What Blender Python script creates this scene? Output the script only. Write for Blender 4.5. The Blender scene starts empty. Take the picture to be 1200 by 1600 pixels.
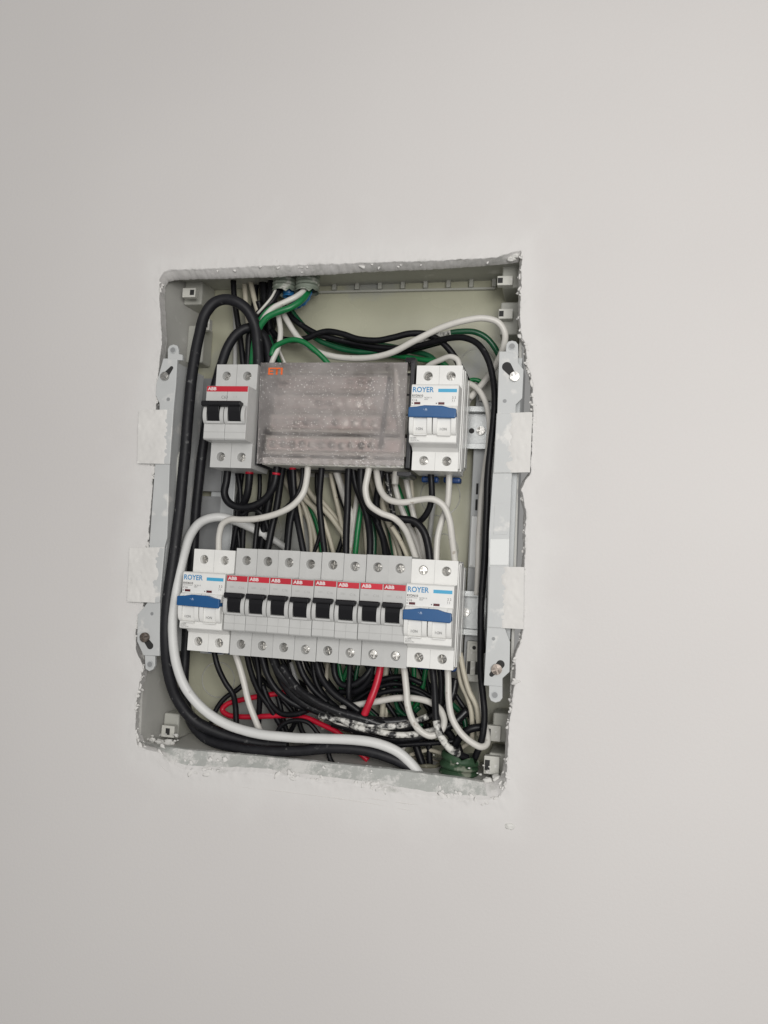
import bpy, bmesh, math, random
from mathutils import Vector, Matrix, noise
random.seed(7)
S = 0.001                      # everything below is written in millimetres
scene = bpy.context.scene
C = scene.collection

# ---------------------------------------------------------------- camera
CAM = Vector((251.340, -597.844, 16.624))
YAW, PITCH, ROLL, FPX = 0.220108, 0.074222, 0.055990, 1257.689
cy_, sy_, cp_, sp_ = math.cos(YAW), math.sin(YAW), math.cos(PITCH), math.sin(PITCH)
fwd = Vector((-sy_*cp_, cy_*cp_, sp_)); rgt0 = Vector((cy_, sy_, 0)); up0 = rgt0.cross(fwd)
rgt = rgt0*math.cos(ROLL) + up0*math.sin(ROLL)
upv = -rgt0*math.sin(ROLL) + up0*math.cos(ROLL)
cam_d = bpy.data.cameras.new('camera'); cam = bpy.data.objects.new('camera', cam_d); C.objects.link(cam)
cam.matrix_world = Matrix(((rgt.x, upv.x, -fwd.x, CAM.x*S), (rgt.y, upv.y, -fwd.y, CAM.y*S), (rgt.z, upv.z, -fwd.z, CAM.z*S), (0, 0, 0, 1)))
cam_d.sensor_fit = 'VERTICAL'; cam_d.sensor_height = 36.0; cam_d.lens = FPX/1600*36.0
cam_d.clip_start = 0.01; cam_d.clip_end = 50
scene.camera = cam

# ---------------------------------------------------------------- light
world = bpy.data.worlds.new('World'); scene.world = world; world.use_nodes = True
bg = world.node_tree.nodes['Background']; bg.inputs[0].default_value = (1.0, 0.985, 0.96, 1); bg.inputs[1].default_value = 0.27
def area(name, loc, target, size, energy, col):
    l = bpy.data.lights.new(name, 'AREA'); l.shape = 'RECTANGLE'; l.size, l.size_y = size; l.energy = energy; l.color = col
    o = bpy.data.objects.new(name, l); C.objects.link(o); o.location = loc
    o.rotation_euler = (Vector(target)-Vector(loc)).to_track_quat('-Z', 'Y').to_euler()
    return o
area('room_lamp', (0.52, -0.95, 0.12), (0.40, 0.0, 0.10), (0.35, 0.35), 4.9, (1.0, 0.985, 0.955))
area('broad_soft_light', (0.45, -2.3, 0.45), (0.10, 0.0, 0.05), (1.6, 1.6), 17, (1.0, 0.985, 0.965))  # unseen broad soft source, put in to give an even base light
scene.view_settings.view_transform = 'Standard'; scene.view_settings.look = 'None'
scene.view_settings.exposure = 0; scene.view_settings.gamma = 1; scene.view_settings.use_curve_mapping = False
scene.render.resolution_x, scene.render.resolution_y = 768, 1024

# ---------------------------------------------------------------- helpers
def at(px, py, y):
    """direction of a pixel of the photograph, cut with the plane at depth y"""
    d = rgt*((px-600)/FPX) + upv*((800-py)/FPX) + fwd
    return CAM + d*((y-CAM.y)/d.y)
def zdep(p): return (p-CAM).dot(fwd)
def xz(px, py, y): p = at(px, py, y); return (p.x, p.z)

def link(name, me, m, parent=None):
    o = bpy.data.objects.new(name, me); C.objects.link(o)
    if m is not None and len(me.materials) == 0: me.materials.append(m)
    if parent is not None: o.parent = parent
    return o
def tag(o, label=None, cat=None, group=None, kind=None):
    if label: o['label'] = label
    if cat: o['category'] = cat
    if group: o['group'] = group
    if kind: o['kind'] = kind
    return o
def thing(name, label, cat, loc=(0, 0, 0), group=None):
    o = bpy.data.objects.new(name, None); C.objects.link(o); o.location = Vector(loc)*S; o.empty_display_size = .01
    return tag(o, label, cat, group)
def copy_tree(o, parent=None):
    c = o.copy(); C.objects.link(c)
    if parent is not None: c.parent = parent
    for ch in list(o.children): copy_tree(ch, c)
    return c
class MB:
    """collects shapes (mm) and links them as one mesh object"""
    def __init__(s): s.v = []; s.f = []; s.sm = []
    def add(s, vs, fs, smooth=False):
        b = len(s.v); s.v += [tuple(v) for v in vs]; s.f += [tuple(i+b for i in f) for f in fs]; s.sm += [smooth]*len(fs)
        return s
    def box(s, x0, x1, y0, y1, z0, z1):
        return s.add([(x, y, z) for x in (x0, x1) for y in (y0, y1) for z in (z0, z1)],
              [(0, 1, 3, 2), (4, 6, 7, 5), (0, 4, 5, 1), (2, 3, 7, 6), (0, 2, 6, 4), (1, 5, 7, 3)])
    def prism_x(s, prof, x0, x1, skip=()):          # prof: (y,z) loop
        n = len(prof); vs = [(x0, y, z) for y, z in prof]+[(x1, y, z) for y, z in prof]
        fs = [tuple(range(n)), tuple(range(2*n-1, n-1, -1))]
        for i in range(n):
            if i not in skip: fs.append((i, i+n, (i+1) % n+n, (i+1) % n))
        return s.add(vs, fs)
    def prism_y(s, prof, y0, y1):                    # prof: (x,z) loop
        n = len(prof); vs = [(x, y0, z) for x, z in prof]+[(x, y1, z) for x, z in prof]
        fs = [tuple(range(n)), tuple(range(2*n-1, n-1, -1))]
        for i in range(n): fs.append((i, i+n, (i+1) % n+n, (i+1) % n))
        return s.add(vs, fs)
    def cyl_y(s, cx, cz, r, y0, y1, n=20, r1=None, caps=True, smooth=True):
        r1 = r if r1 is None else r1
        vs = [(cx+r*math.cos(a*2*math.pi/n), y0, cz+r*math.sin(a*2*math.pi/n)) for a in range(n)]
        vs += [(cx+r1*math.cos(a*2*math.pi/n), y1, cz+r1*math.sin(a*2*math.pi/n)) for a in range(n)]
        b = [(i, (i+1) % n, (i+1) % n+n, i+n) for i in range(n)]
        s.add(vs, b, smooth)
        if caps: s.add(vs, [tuple(range(n)), tuple(range(2*n-1, n-1, -1))])
        return s
    def plate_hole(s, x0, x1, z0, z1, y, cx, cz, r, depth, n=24):    # flat front with a drilled round hole
        hole, rect = [], []
        for i in range(n):
            a = 2*math.pi*i/n+math.pi/n; c, sn = math.cos(a), math.sin(a)
            hole.append((cx+r*c, y, cz+r*sn))
            tx = ((x1-cx) if c > 0 else (cx-x0))/max(abs(c), 1e-6); tz = ((z1-cz) if sn > 0 else (cz-z0))/max(abs(sn), 1e-6)
            t = min(tx, tz); rect.append([cx+t*c, y, cz+t*sn])
        for X in (x0, x1):                            # snap the nearest points to the corners
            for Z in (z0, z1):
                j = min(range(n), key=lambda k: (rect[k][0]-X)**2+(rect[k][2]-Z)**2); rect[j] = [X, y, Z]
        s.add(hole+rect, [(i, (i+1) % n, (i+1) % n+n, i+n) for i in range(n)])
        deep = [(h[0], y+depth, h[2]) for h in hole]
        s.add(hole+deep, [(i, i+n, (i+1) % n+n, (i+1) % n) for i in range(n)], True)
        s.add(deep, [tuple(range(n))])
        return s
    def mesh(s, name):
        me = bpy.data.meshes.new(name); me.from_pydata([(a*S, b*S, c*S) for a, b, c in s.v], [], s.f)
        me.polygons.foreach_set('use_smooth', s.sm); me.update()
        bm = bmesh.new(); bm.from_mesh(me); bmesh.ops.remove_doubles(bm, verts=bm.verts, dist=1e-7)
        bmesh.ops.recalc_face_normals(bm, faces=bm.faces); bm.to_mesh(me); bm.free()
        return me
    def build(s, name, m, parent=None, bevel=0, seg=2):
        o = link(name, s.mesh(name), m, parent)
        if bevel:
            b = o.modifiers.new('bevel', 'BEVEL'); b.width = bevel*S; b.segments = seg; b.limit_method = 'ANGLE'; b.angle_limit = math.radians(40)
            b.harden_normals = False
        return o
def catmull(pts, step=1.6):
    out = []; n = len(pts)
    for i in range(n-1):
        p0, p1, p2, p3 = pts[max(i-1, 0)], pts[i], pts[i+1], pts[min(i+2, n-1)]
        if i == 0: p0 = p1+(p1-p2)
        if i == n-2: p3 = p2+(p2-p1)
        k = max(2, int((p2-p1).length/step))
        a = .5; t0 = 0; t1 = t0+max((p1-p0).length, 1e-4)**a; t2 = t1+max((p2-p1).length, 1e-4)**a; t3 = t2+max((p3-p2).length, 1e-4)**a
        for j in range(k):
            t = t1+(t2-t1)*j/k
            A1 = p0*((t1-t)/(t1-t0))+p1*((t-t0)/(t1-t0)); A2 = p1*((t2-t)/(t2-t1))+p2*((t-t1)/(t2-t1)); A3 = p2*((t3-t)/(t3-t2))+p3*((t-t2)/(t3-t2))
            B1 = A1*((t2-t)/(t2-t0))+A2*((t-t0)/(t2-t0)); B2 = A2*((t3-t)/(t3-t1))+A3*((t-t1)/(t3-t1))
            out.append(B1*((t2-t)/(t2-t1))+B2*((t-t1)/(t2-t1)))
    out.append(pts[-1]); return out
def tube(mb, path, rad, n=12, squash=None):
    rs = rad if isinstance(rad, list) else [rad]*len(path)
    t = (path[1]-path[0]).normalized(); u = t.orthogonal().normalized(); vs = []; fs = []
    for i, p in enumerate(path):
        tn = (path[min(i+1, len(path)-1)]-path[max(i-1, 0)]).normalized()
        u = (u-tn*u.dot(tn)).normalized(); w = tn.cross(u)
        for k in range(n):
            a = 2*math.pi*k/n; vs.append(p+(u*math.cos(a)+w*math.sin(a))*rs[i])
    m = len(path)
    for i in range(m-1):
        for k in range(n): fs.append((i*n+k, i*n+(k+1) % n, (i+1)*n+(k+1) % n, (i+1)*n+k))
    mb.add(vs, fs, True); mb.add(vs, [tuple(range(n-1, -1, -1)), tuple(range((m-1)*n, m*n))])
    return mb
def text_mesh(name, body, height, stretch=1.0, bold=0.0):
    cu = bpy.data.curves.new(name, 'FONT'); cu.body = body; cu.size = height*S/0.73; cu.offset = bold*S; cu.resolution_u = 3
    cu.space_line = 0.9
    o = bpy.data.objects.new(name, cu); C.objects.link(o)
    dg = bpy.context.evaluated_depsgraph_get(); me = bpy.data.meshes.new_from_object(o.evaluated_get(dg))
    bpy.data.objects.remove(o); bpy.data.curves.remove(cu)
    me.transform(Matrix.Diagonal((stretch, 1, 1, 1))); me.transform(Matrix.Rotation(math.pi/2, 4, 'X')); me.name = name
    return me
def text(name, body, height, x, y, z, m, parent, stretch=1.0, bold=0.0):
    o = link(name, text_mesh(name, body, height, stretch, bold), m, parent); o.location = (x*S, y*S, z*S); return o

# ---------------------------------------------------------------- materials
def mat(name, col, rough=.5, metal=0, var=0.0, vscale=60, bump=0.0, bscale=400, spec=.5, dirt=None, dirt_amt=0, dirt_scale=90, coat=0, rnd=0.0, drough=.5, dsoft=0):
    m = bpy.data.materials.new(name); m.use_nodes = True; nt = m.node_tree; N = nt.nodes; L = nt.links
    b = N['Principled BSDF']; b.inputs['Base Color'].default_value = (*col, 1); b.inputs['Roughness'].default_value = rough
    b.inputs['Metallic'].default_value = metal; b.inputs['Specular IOR Level'].default_value = spec; b.inputs['Coat Weight'].default_value = coat
    tc = N.new('ShaderNodeTexCoord'); src = None
    def nz(scale, det=4):
        n = N.new('ShaderNodeTexNoise'); n.inputs['Scale'].default_value = scale; n.inputs['Detail'].default_value = det; L.new(tc.outputs['Object'], n.inputs['Vector']); return n
    if var:
        n = nz(vscale); r = N.new('ShaderNodeValToRGB'); r.color_ramp.elements[0].position = .3; r.color_ramp.elements[1].position = .7
        r.color_ramp.elements[0].color = (*[c*(1-var) for c in col], 1); r.color_ramp.elements[1].color = (*[min(1, c*(1+var)) for c in col], 1)
        L.new(n.outputs['Fac'], r.inputs[0]); src = r.outputs[0]; L.new(src, b.inputs['Base Color'])
        rr = N.new('ShaderNodeMapRange'); rr.inputs[3].default_value = rough*.8; rr.inputs[4].default_value = min(1, rough*1.25); L.new(n.outputs['Fac'], rr.inputs[0]); L.new(rr.outputs[0], b.inputs['Roughness'])
    if dirt:
        n = nz(dirt_scale, 10 if drough > .5 else 6); n.inputs['Roughness'].default_value = drough; r = N.new('ShaderNodeValToRGB'); r.color_ramp.elements[0].position = .62-dirt_amt*.4; r.color_ramp.elements[1].position = .70-dirt_amt*.35+dsoft
        mx = N.new('ShaderNodeMixRGB'); mx.inputs[2].default_value = (*dirt, 1); L.new(n.outputs['Fac'], r.inputs[0]); L.new(r.outputs[0], mx.inputs[0])
        if src: L.new(src, mx.inputs[1])
        else: mx.inputs[1].default_value = (*col, 1)
        src = mx.outputs[0]; L.new(src, b.inputs['Base Color'])
    if rnd:
        oi = N.new('ShaderNodeObjectInfo'); mr = N.new('ShaderNodeMapRange'); mr.inputs[3].default_value = 1-rnd; mr.inputs[4].default_value = 1+rnd*.4
        L.new(oi.outputs['Random'], mr.inputs[0]); hs = N.new('ShaderNodeHueSaturation'); L.new(mr.outputs[0], hs.inputs['Value'])
        if src: L.new(src, hs.inputs['Color'])
        else: hs.inputs['Color'].default_value = (*col, 1)
        L.new(hs.outputs[0], b.inputs['Base Color'])
    if bump:
        n = nz(bscale, 5); bp = N.new('ShaderNodeBump'); bp.inputs['Strength'].default_value = bump; bp.inputs['Distance'].default_value = .0006
        L.new(n.outputs['Fac'], bp.inputs['Height']); L.new(bp.outputs[0], b.inputs['Normal'])
    return m
M = {}
M['abb'] = mat('grey_breaker_plastic', (.56, .56, .55), .42, var=.04, vscale=90, bump=.05, bscale=900, rnd=.05)
M['royer'] = mat('white_breaker_plastic', (.80, .795, .775), .33, var=.03, vscale=90)
M['red_print'] = mat('red_print', (.62, .018, .04), .4, rnd=.2)
M['white_print'] = mat('white_print', (.78, .72, .72), .5)
M['grey_print'] = mat('grey_print', (.20, .20, .20), .6)
M['faint_print'] = mat('faint_print', (.42, .42, .41), .6)
M['dark_print'] = mat('dark_print', (.07, .06, .06), .6)
M['blue_print'] = mat('blue_print', (.03, .25, .52), .5)
M['cyan_print'] = mat('cyan_print', (.06, .38, .62), .4)
M['window_red'] = mat('dark_red_window', (.09, .008, .014), .25)
M['black_toggle'] = mat('black_toggle_plastic', (.006, .006, .008), .42, spec=.35, var=.15)
M['blue_toggle'] = mat('blue_toggle_plastic', (.010, .088, .25), .33, var=.08, dirt=(.35, .42, .55), dirt_amt=-.12, dirt_scale=260)
M['blue_clip'] = mat('blue_clip_plastic', (.008, .05, .19), .4)
M['steel'] = mat('screw_steel', (.42, .41, .39), .30, 1, var=.2, vscale=700)
M['bright_steel'] = mat('bright_screw_steel', (.60, .59, .57), .38, 1, var=.1, vscale=700)
M['dark_steel'] = mat('tarnished_screw', (.22, .19, .17), .45, 1, var=.3, vscale=600)
M['zinc'] = mat('zinc_rail', (.40, .41, .41), .40, 1, var=.12, vscale=120, bump=.1, bscale=700)
M['box'] = mat('box_plastic', (.44, .44, .40), .5, var=.06, vscale=30, bump=.08, bscale=300, dirt=(.62, .61, .58), dirt_amt=-.05, dirt_scale=35)
M['box_back'] = mat('box_back_plastic', (.43, .425, .325), .26, var=.10, vscale=14, bump=.05, bscale=200, dirt=(.35, .355, .34), dirt_amt=.18, dirt_scale=11)
M['rim'] = mat('plastered_rim', (.43, .44, .42), .55, var=.05, vscale=40, dirt=(.66, .65, .63), dirt_amt=.40, dirt_scale=60, bump=.25, bscale=350, drough=.75)
M['box_side'] = mat('box_side_plastic', (.48, .475, .45), .55, var=.06, vscale=30, bump=.15, bscale=250, dirt=(.60, .59, .57), dirt_amt=.02, dirt_scale=45)
M['clip'] = mat('clip_plastic', (.58, .575, .53), .5, var=.05, dirt=(.72, .71, .69), dirt_amt=.05, dirt_scale=300)
M['bracket'] = mat('bracket_plastic', (.54, .55, .55), .42, var=.03, dirt=(.70, .69, .67), dirt_amt=.08, dirt_scale=70, bump=.05)
M['flange'] = mat('plastered_flange', (.62, .63, .635), .6, var=.04, dirt=(.80, .79, .775), dirt_amt=.32, dirt_scale=60, bump=.35, bscale=350)
M['frame'] = mat('frame_grey', (.50, .515, .52), .34, var=.05, bump=.04)
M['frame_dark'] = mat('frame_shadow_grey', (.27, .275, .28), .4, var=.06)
M['gloss'] = mat('glossy_translucent_plastic', (.66, .67, .66), .1, coat=.6, bump=.25, bscale=60)
M['void'] = mat('dark_slot', (.02, .02, .02), .7)
M['black_plastic'] = mat('black_base_plastic', (.02, .02, .023), .35, var=.2)
M['crumb'] = mat('plaster_crumb', (.68, .67, .645), .9, var=.08, vscale=200, bump=.1, bscale=900)
M['crumb2'] = mat('plaster_smear', (.71, .695, .675), .85, var=.04, vscale=60, bump=.15, bscale=500)
M['brass'] = mat('terminal_brass', (.55, .40, .20), .35, 1, var=.2)
M['tin'] = mat('tinned_bar', (.66, .56, .53), .5, 0, var=.15, vscale=80)
M['orange_print'] = mat('orange_print', (.80, .14, .02), .5)
M['sticker'] = mat('paper_sticker', (.62, .61, .57), .6)
M['conduit_green'] = mat('conduit_green_grey', (.20, .23, .19), .5, var=.2, dirt=(.5, .5, .46), dirt_amt=.2, dirt_scale=120)
M['conduit_bottom'] = mat('conduit_dark_green', (.025, .065, .03), .6, var=.25, dirt=(.20, .22, .17), dirt_amt=.25, dirt_scale=120)
M['conduit_brown'] = mat('conduit_brown', (.12, .115, .08), .6, var=.3, dirt=(.4, .36, .3), dirt_amt=.1, dirt_scale=120)
M['conduit_blue'] = mat('conduit_blue', (.02, .15, .36), .35, var=.2)
# cable sheaths
M['k'] = mat('black_sheath', (.006, .006, .008), .42, spec=.3, var=.2, vscale=300, bump=.06, bscale=500, dirt=(.06, .06, .06), dirt_amt=-.16, dirt_scale=180)
M['kt'] = mat('thick_black_sheath', (.011, .011, .014), .5, spec=.35, var=.2, vscale=200, bump=.08, bscale=400, dirt=(.12, .12, .12), dirt_amt=-.1, dirt_scale=150)
M['w'] = mat('white_sheath', (.66, .64, .60), .38, var=.04, vscale=100, dirt=(.42, .38, .33), dirt_amt=-.14, dirt_scale=160)
M['wt'] = mat('thick_white_sheath', (.70, .70, .69), .42, var=.03, vscale=80, dirt=(.52, .51, .50), dirt_amt=-.13, dirt_scale=120)
M['b'] = mat('cream_sheath', (.56, .52, .42), .45, var=.06, vscale=100, dirt=(.33, .28, .21), dirt_amt=-.06, dirt_scale=160)
M['g'] = mat('green_sheath', (.008, .17, .052), .34, var=.12, vscale=120)
M['gd'] = mat('dark_green_sheath', (.006, .085, .035), .34, var=.15, vscale=120)
M['r'] = mat('red_sheath', (.50, .008, .03), .36, var=.1, vscale=120)
M['gr'] = mat('grey_sheath', (.50, .50, .49), .45, var=.05)
M['mw'] = mat('paint_splashed_sheath', (.012, .012, .014), .5, dirt=(.70, .69, .65), dirt_amt=.50, dirt_scale=170, bump=.5, bscale=260, drough=.6, dsoft=.04)
M['mk'] = mat('paint_flecked_black_sheath', (.012, .012, .014), .4, dirt=(.55, .54, .5), dirt_amt=.10, dirt_scale=420, bump=.3, bscale=300)
M['tape'] = mat('black_tape', (.008, .008, .010), .33, spec=.4, var=.3, vscale=150, bump=.9, bscale=120, dirt=(.16, .16, .16), dirt_amt=-.05, dirt_scale=260)

# ---------------------------------------------------------------- wall with the broken-out opening
def ns(p, sc, seed=0): return noise.noise(Vector((p[0]*sc+seed, p[1]*sc-seed, seed*.37)))
def resample(pts, n):
    seg = [math.dist(pts[i], pts[i+1]) for i in range(len(pts)-1)]; tot = sum(seg); out = []
    for k in range(n):
        d = tot*k/n; i = 0
        while i < len(seg)-1 and d > seg[i]: d -= seg[i]; i += 1
        f = d/seg[i] if seg[i] else 0
        out.append((pts[i][0]+(pts[i+1][0]-pts[i][0])*f, pts[i][1]+(pts[i+1][1]-pts[i][1])*f))
    return out
out_top = [(249, 436), (254, 426), (266, 421), (300, 421), (400, 416), (500, 413), (560, 411), (650, 408), (720, 405), (778, 402), (792, 397), (800, 394), (814, 391)]
out_right = [(814, 391), (816, 400), (814, 440), (813, 500), (816, 530), (822, 542), (823, 570), (829, 585), (832, 600), (833, 650), (829, 740), (820, 752), (814, 765), (822, 800), (821, 830), (820, 870), (818, 900), (818, 985), (813, 1003), (806, 1020), (805, 1070), (800, 1092), (800, 1110), (795, 1130), (793, 1180), (792, 1215), (788, 1235), (780, 1246)]
out_bottom = [(780, 1246), (762, 1250), (730, 1251), (690, 1247), (650, 1242), (600, 1233), (560, 1227), (500, 1220), (450, 1213), (400, 1207), (350, 1206), (310, 1205), (285, 1202), (268, 1196), (258, 1183), (248, 1176), (230, 1172), (214, 1164)]
out_left = [(214, 1164), (211, 1140), (213, 1095), (219, 1062), (223, 1040), (212, 1015), (212, 980), (224, 945), (230, 850), (236, 790), (240, 725), (243, 640), (246, 590), (250, 560), (253, 535), (251, 505), (249, 470), (249, 436)]
in_top = [(257, 448), (262, 439), (272, 437), (300, 436), (400, 433), (500, 429), (560, 425), (650, 421), (720, 417), (775, 413), (795, 411), (803, 409), (810, 408)]
in_right = [(810, 408)] + [(px-4, py) for px, py in out_right[1:-3]] + [(784, 1208), (779, 1216), (770, 1222)]
in_bottom = [(770, 1222), (755, 1221), (725, 1216), (690, 1211), (650, 1206), (600, 1200), (560, 1196), (500, 1190), (450, 1185), (400, 1180), (350, 1176), (310, 1172), (290, 1170), (275, 1168), (262, 1166), (250, 1165), (236, 1162), (224, 1158)]
in_left = [(224, 1158)] + [(px+7, py) for px, py in out_left[1:-1]] + [(257, 448)]
NS = (330, 420, 330, 420); IN_Y = 10.0
hole = []; inner = []
for o_, i_, n in zip((out_top, out_right, out_bottom, out_left), (in_top, in_right, in_bottom, in_left), NS):
    hole += resample([xz(*p, 0) for p in o_], n); inner += resample([xz(*p, IN_Y) for p in i_], n)
NP = len(hole); ctr = (68, 60)
side_of = [k for k, n in enumerate(NS) for _ in range(n)]
def rough_pt(p, amp, i):
    return (p[0]+amp*(.6*ns(p, .09, 3)+.6*ns(p, .35, 9)+.5*ns(p, .9, 13)), p[1]+amp*(.6*ns(p, .09, 17)+.6*ns(p, .35, 23)+.5*ns(p, .9, 29)))
def outer(p):
    dx, dz = p[0]-ctr[0], p[1]-ctr[1]; t = min(1300/max(abs(dx), 1e-6), 1300/max(abs(dz), 1e-6)); return (ctr[0]+dx*t, ctr[1]+dz*t)
ringsT = [0, .0005, .001, .0016, .0023, .0031, .004, .005, .0062, .0076, .0092, .0112, .0136, .0165, .02, .026, .036, .05, .08, .13, .25, .5, 1]
wv, wf, patch = [], [], []
amp = (.7, .9, .6, .7)
hole_r = [rough_pt(p, amp[side_of[i]], i) for i, p in enumerate(hole)]
inner_r = [rough_pt(p, .7, i) for i, p in enumerate(inner)]
def bead(p, i, d):                 # thin irregular lip of filler round the opening
    h = max(0, ns(p, .05, 5)+.1)*.8+max(0, ns(p, .25, 31))*.6
    h += (.9 if side_of[i] == 2 else .45)*max(0, ns(p, .13, 91)+.2)*math.exp(-((d-6)/6)**2)+.35*max(0, ns(p, .6, 95))*math.exp(-d/9)
    return -h*math.exp(-d/9.0) - .25*max(0, ns(p, .02, 41)+.15)*math.exp(-d/40)
levels = []
for f, y in ((1.0, IN_Y+1.5), (.99, IN_Y), (.80, 7.2), (.55, 4.6), (.28, 2.2), (.08, .7)):
    lv = []
    for i in range(NP):
        a, b = hole_r[i], inner_r[i]; p = (a[0]+(b[0]-a[0])*f, a[1]+(b[1]-a[1])*f); k = 0 if f >= .99 else (.9, .8, .3, .8)[side_of[i]]
        lv.append((p[0]+k*.5*ns(p, .4, 51), y+k*(.9*ns(p, .2, 61)+.5*ns(p, .6, 71)), p[1]+k*.5*ns(p, .4, 81)))
    levels.append((lv, 1.0))
for t in ringsT:
    lv = []
    for i in range(NP):
        a = hole_r[i] if t < .03 else hole[i]; q = outer(hole[i]); p = (a[0]+(q[0]-a[0])*t, a[1]+(q[1]-a[1])*t); d = math.dist(a, p)
        lv.append((p[0], bead(p, i, d) if t < .5 else 0, p[1]))
    levels.append((lv, None))
for lv, pt in levels:
    for i, v in enumerate(lv):
        wv.append(v); d = math.dist((v[0], v[2]), hole[i]); patch.append(1.0 if pt else math.exp(-d/22.0))
for r in range(len(levels)-1):
    for i in range(NP): j = (i+1) % NP; wf.append((r*NP+i, r*NP+j, (r+1)*NP+j, (r+1)*NP+i))
me = bpy.data.meshes.new('wall'); me.from_pydata([(a*S, b*S, c*S) for a, b, c in wv], [], wf); me.update()
me.polygons.foreach_set('use_smooth', [True]*len(wf))
at_ = me.attributes.new('patch', 'FLOAT', 'POINT'); at_.data.foreach_set('value', patch)
bm = bmesh.new(); bm.from_mesh(me); bmesh.ops.recalc_face_normals(bm, faces=bm.faces)
if bm.faces[-1].normal.y > 0: bmesh.ops.reverse_faces(bm, faces=bm.faces)
bm.to_mesh(me); bm.free()
def wall_mat():
    m = bpy.data.materials.new('painted_plaster'); m.use_nodes = True; nt = m.node_tree; N = nt.nodes; L = nt.links; b = N['Principled BSDF']
    b.inputs['Roughness'].default_value = .75; b.inputs['Specular IOR Level'].default_value = .25
    tc = N.new('ShaderNodeTexCoord'); a = N.new('ShaderNodeAttribute'); a.attribute_name = 'patch'
    def nz(s, d=5):
        n = N.new('ShaderNodeTexNoise'); n.inputs['Scale'].default_value = s; n.inputs['Detail'].default_value = d; L.new(tc.outputs['Object'], n.inputs['Vector']); return n
    n1 = nz(3.0, 3); r1 = N.new('ShaderNodeValToRGB'); r1.color_ramp.elements[0].color = (.655, .632, .622, 1); r1.color_ramp.elements[1].color = (.682, .660, .649, 1)
    r1.color_ramp.elements[0].position = .35; r1.color_ramp.elements[1].position = .65; L.new(n1.outputs['Fac'], r1.inputs[0])
    n2 = nz(28, 6); add = N.new('ShaderNodeMath'); add.operation = 'MULTIPLY_ADD'; add.inputs[1].default_value = .8; L.new(n2.outputs['Fac'], add.inputs[0]); L.new(a.outputs['Fac'], add.inputs[2])
    r2 = N.new('ShaderNodeValToRGB'); r2.color_ramp.elements[0].position = .58; r2.color_ramp.elements[1].position = 1.0; L.new(add.outputs[0], r2.inputs[0])
    mx = N.new('ShaderNodeMixRGB'); mx.inputs[2].default_value = (.708, .691, .679, 1); L.new(r1.outputs[0], mx.inputs[1]); L.new(r2.outputs[0], mx.inputs[0])
    # grey and pinkish stains on the raw filler of the broken edge
    n3 = nz(60, 12); n3.inputs['Roughness'].default_value = .72; r3 = N.new('ShaderNodeValToRGB'); r3.color_ramp.elements[0].position = .52; r3.color_ramp.elements[1].position = .66; L.new(n3.outputs['Fac'], r3.inputs[0])
    r4 = N.new('ShaderNodeValToRGB'); r4.color_ramp.elements[0].position = .90; r4.color_ramp.elements[1].position = .995; L.new(a.outputs['Fac'], r4.inputs[0])
    mu = N.new('ShaderNodeMath'); mu.operation = 'MULTIPLY'; L.new(r3.outputs[0], mu.inputs[0]); L.new(r4.outputs[0], mu.inputs[1])
    mx2 = N.new('ShaderNodeMixRGB'); mx2.inputs[2].default_value = (.50, .50, .475, 1); L.new(mu.outputs[0], mx2.inputs[0]); L.new(mx.outputs[0], mx2.inputs[1]); L.new(mx2.outputs[0], b.inputs['Base Color'])
    n4 = nz(420, 4); n5 = nz(55, 5); m5 = N.new('ShaderNodeMath'); m5.operation = 'MULTIPLY'; L.new(n5.outputs['Fac'], m5.inputs[0]); L.new(a.outputs['Fac'], m5.inputs[1])
    m6 = N.new('ShaderNodeMath'); m6.operation = 'MULTIPLY_ADD'; m6.inputs[1].default_value = 3.0; L.new(m5.outputs[0], m6.inputs[0]); L.new(n4.outputs['Fac'], m6.inputs[2])
    bp = N.new('ShaderNodeBump'); bp.inputs['Strength'].default_value = .13; bp.inputs['Distance'].default_value = .001; L.new(m6.outputs[0], bp.inputs['Height']); L.new(bp.outputs[0], b.inputs['Normal'])
    return m
M['wall'] = wall_mat(); M['wall_plain'] = mat('filler_ridge', (.69, .67, .65), .8)
wall = tag(link('wall', me, M['wall']), kind='structure')
# broken chips of filler along the edge of the opening, and a trowel ridge below it
chips = MB(); rc = random.Random(11)
for _ in range(620):
    i = rc.randrange(NP); a, b = hole_r[i], inner_r[i]; sd = side_of[i]
    f = rc.choice((0, .1, .3, .6, -.15)) + rc.uniform(-.12, .12); x, z = a[0]+(b[0]-a[0])*f, a[1]+(b[1]-a[1])*f
    if ns((x, z), .06, 77) < -.12 or (sd == 0 and rc.random() < .75): continue
    r = rc.uniform(.5, 1.35)*(1.5 if rc.random() < .2 else 1)*(1.25 if sd == 2 else 1); y = max(0, f)*9.0+rc.uniform(-.25, .3)
    rot = Matrix.Rotation(rc.uniform(0, 6.3), 3, (rc.uniform(-.15, .15), 1, rc.uniform(-.15, .15))); bmx = bmesh.new(); bmesh.ops.create_icosphere(bmx, subdivisions=2, radius=1)
    vs = []
    for v in bmx.verts:
        c = rot @ Vector((v.co.x*1.9, v.co.y*.32, v.co.z*.9)); c *= 1+.5*noise.noise(v.co*1.9+Vector((x, z, i))); vs.append((x+c.x*r, y+c.y*r, z+c.z*r))
    chips.add(vs, [tuple(v.index for v in f_.verts) for f_ in bmx.faces], True); bmx.free()
tag(chips.build('plaster_chips', M['crumb2'], wall), kind='stuff')
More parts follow.
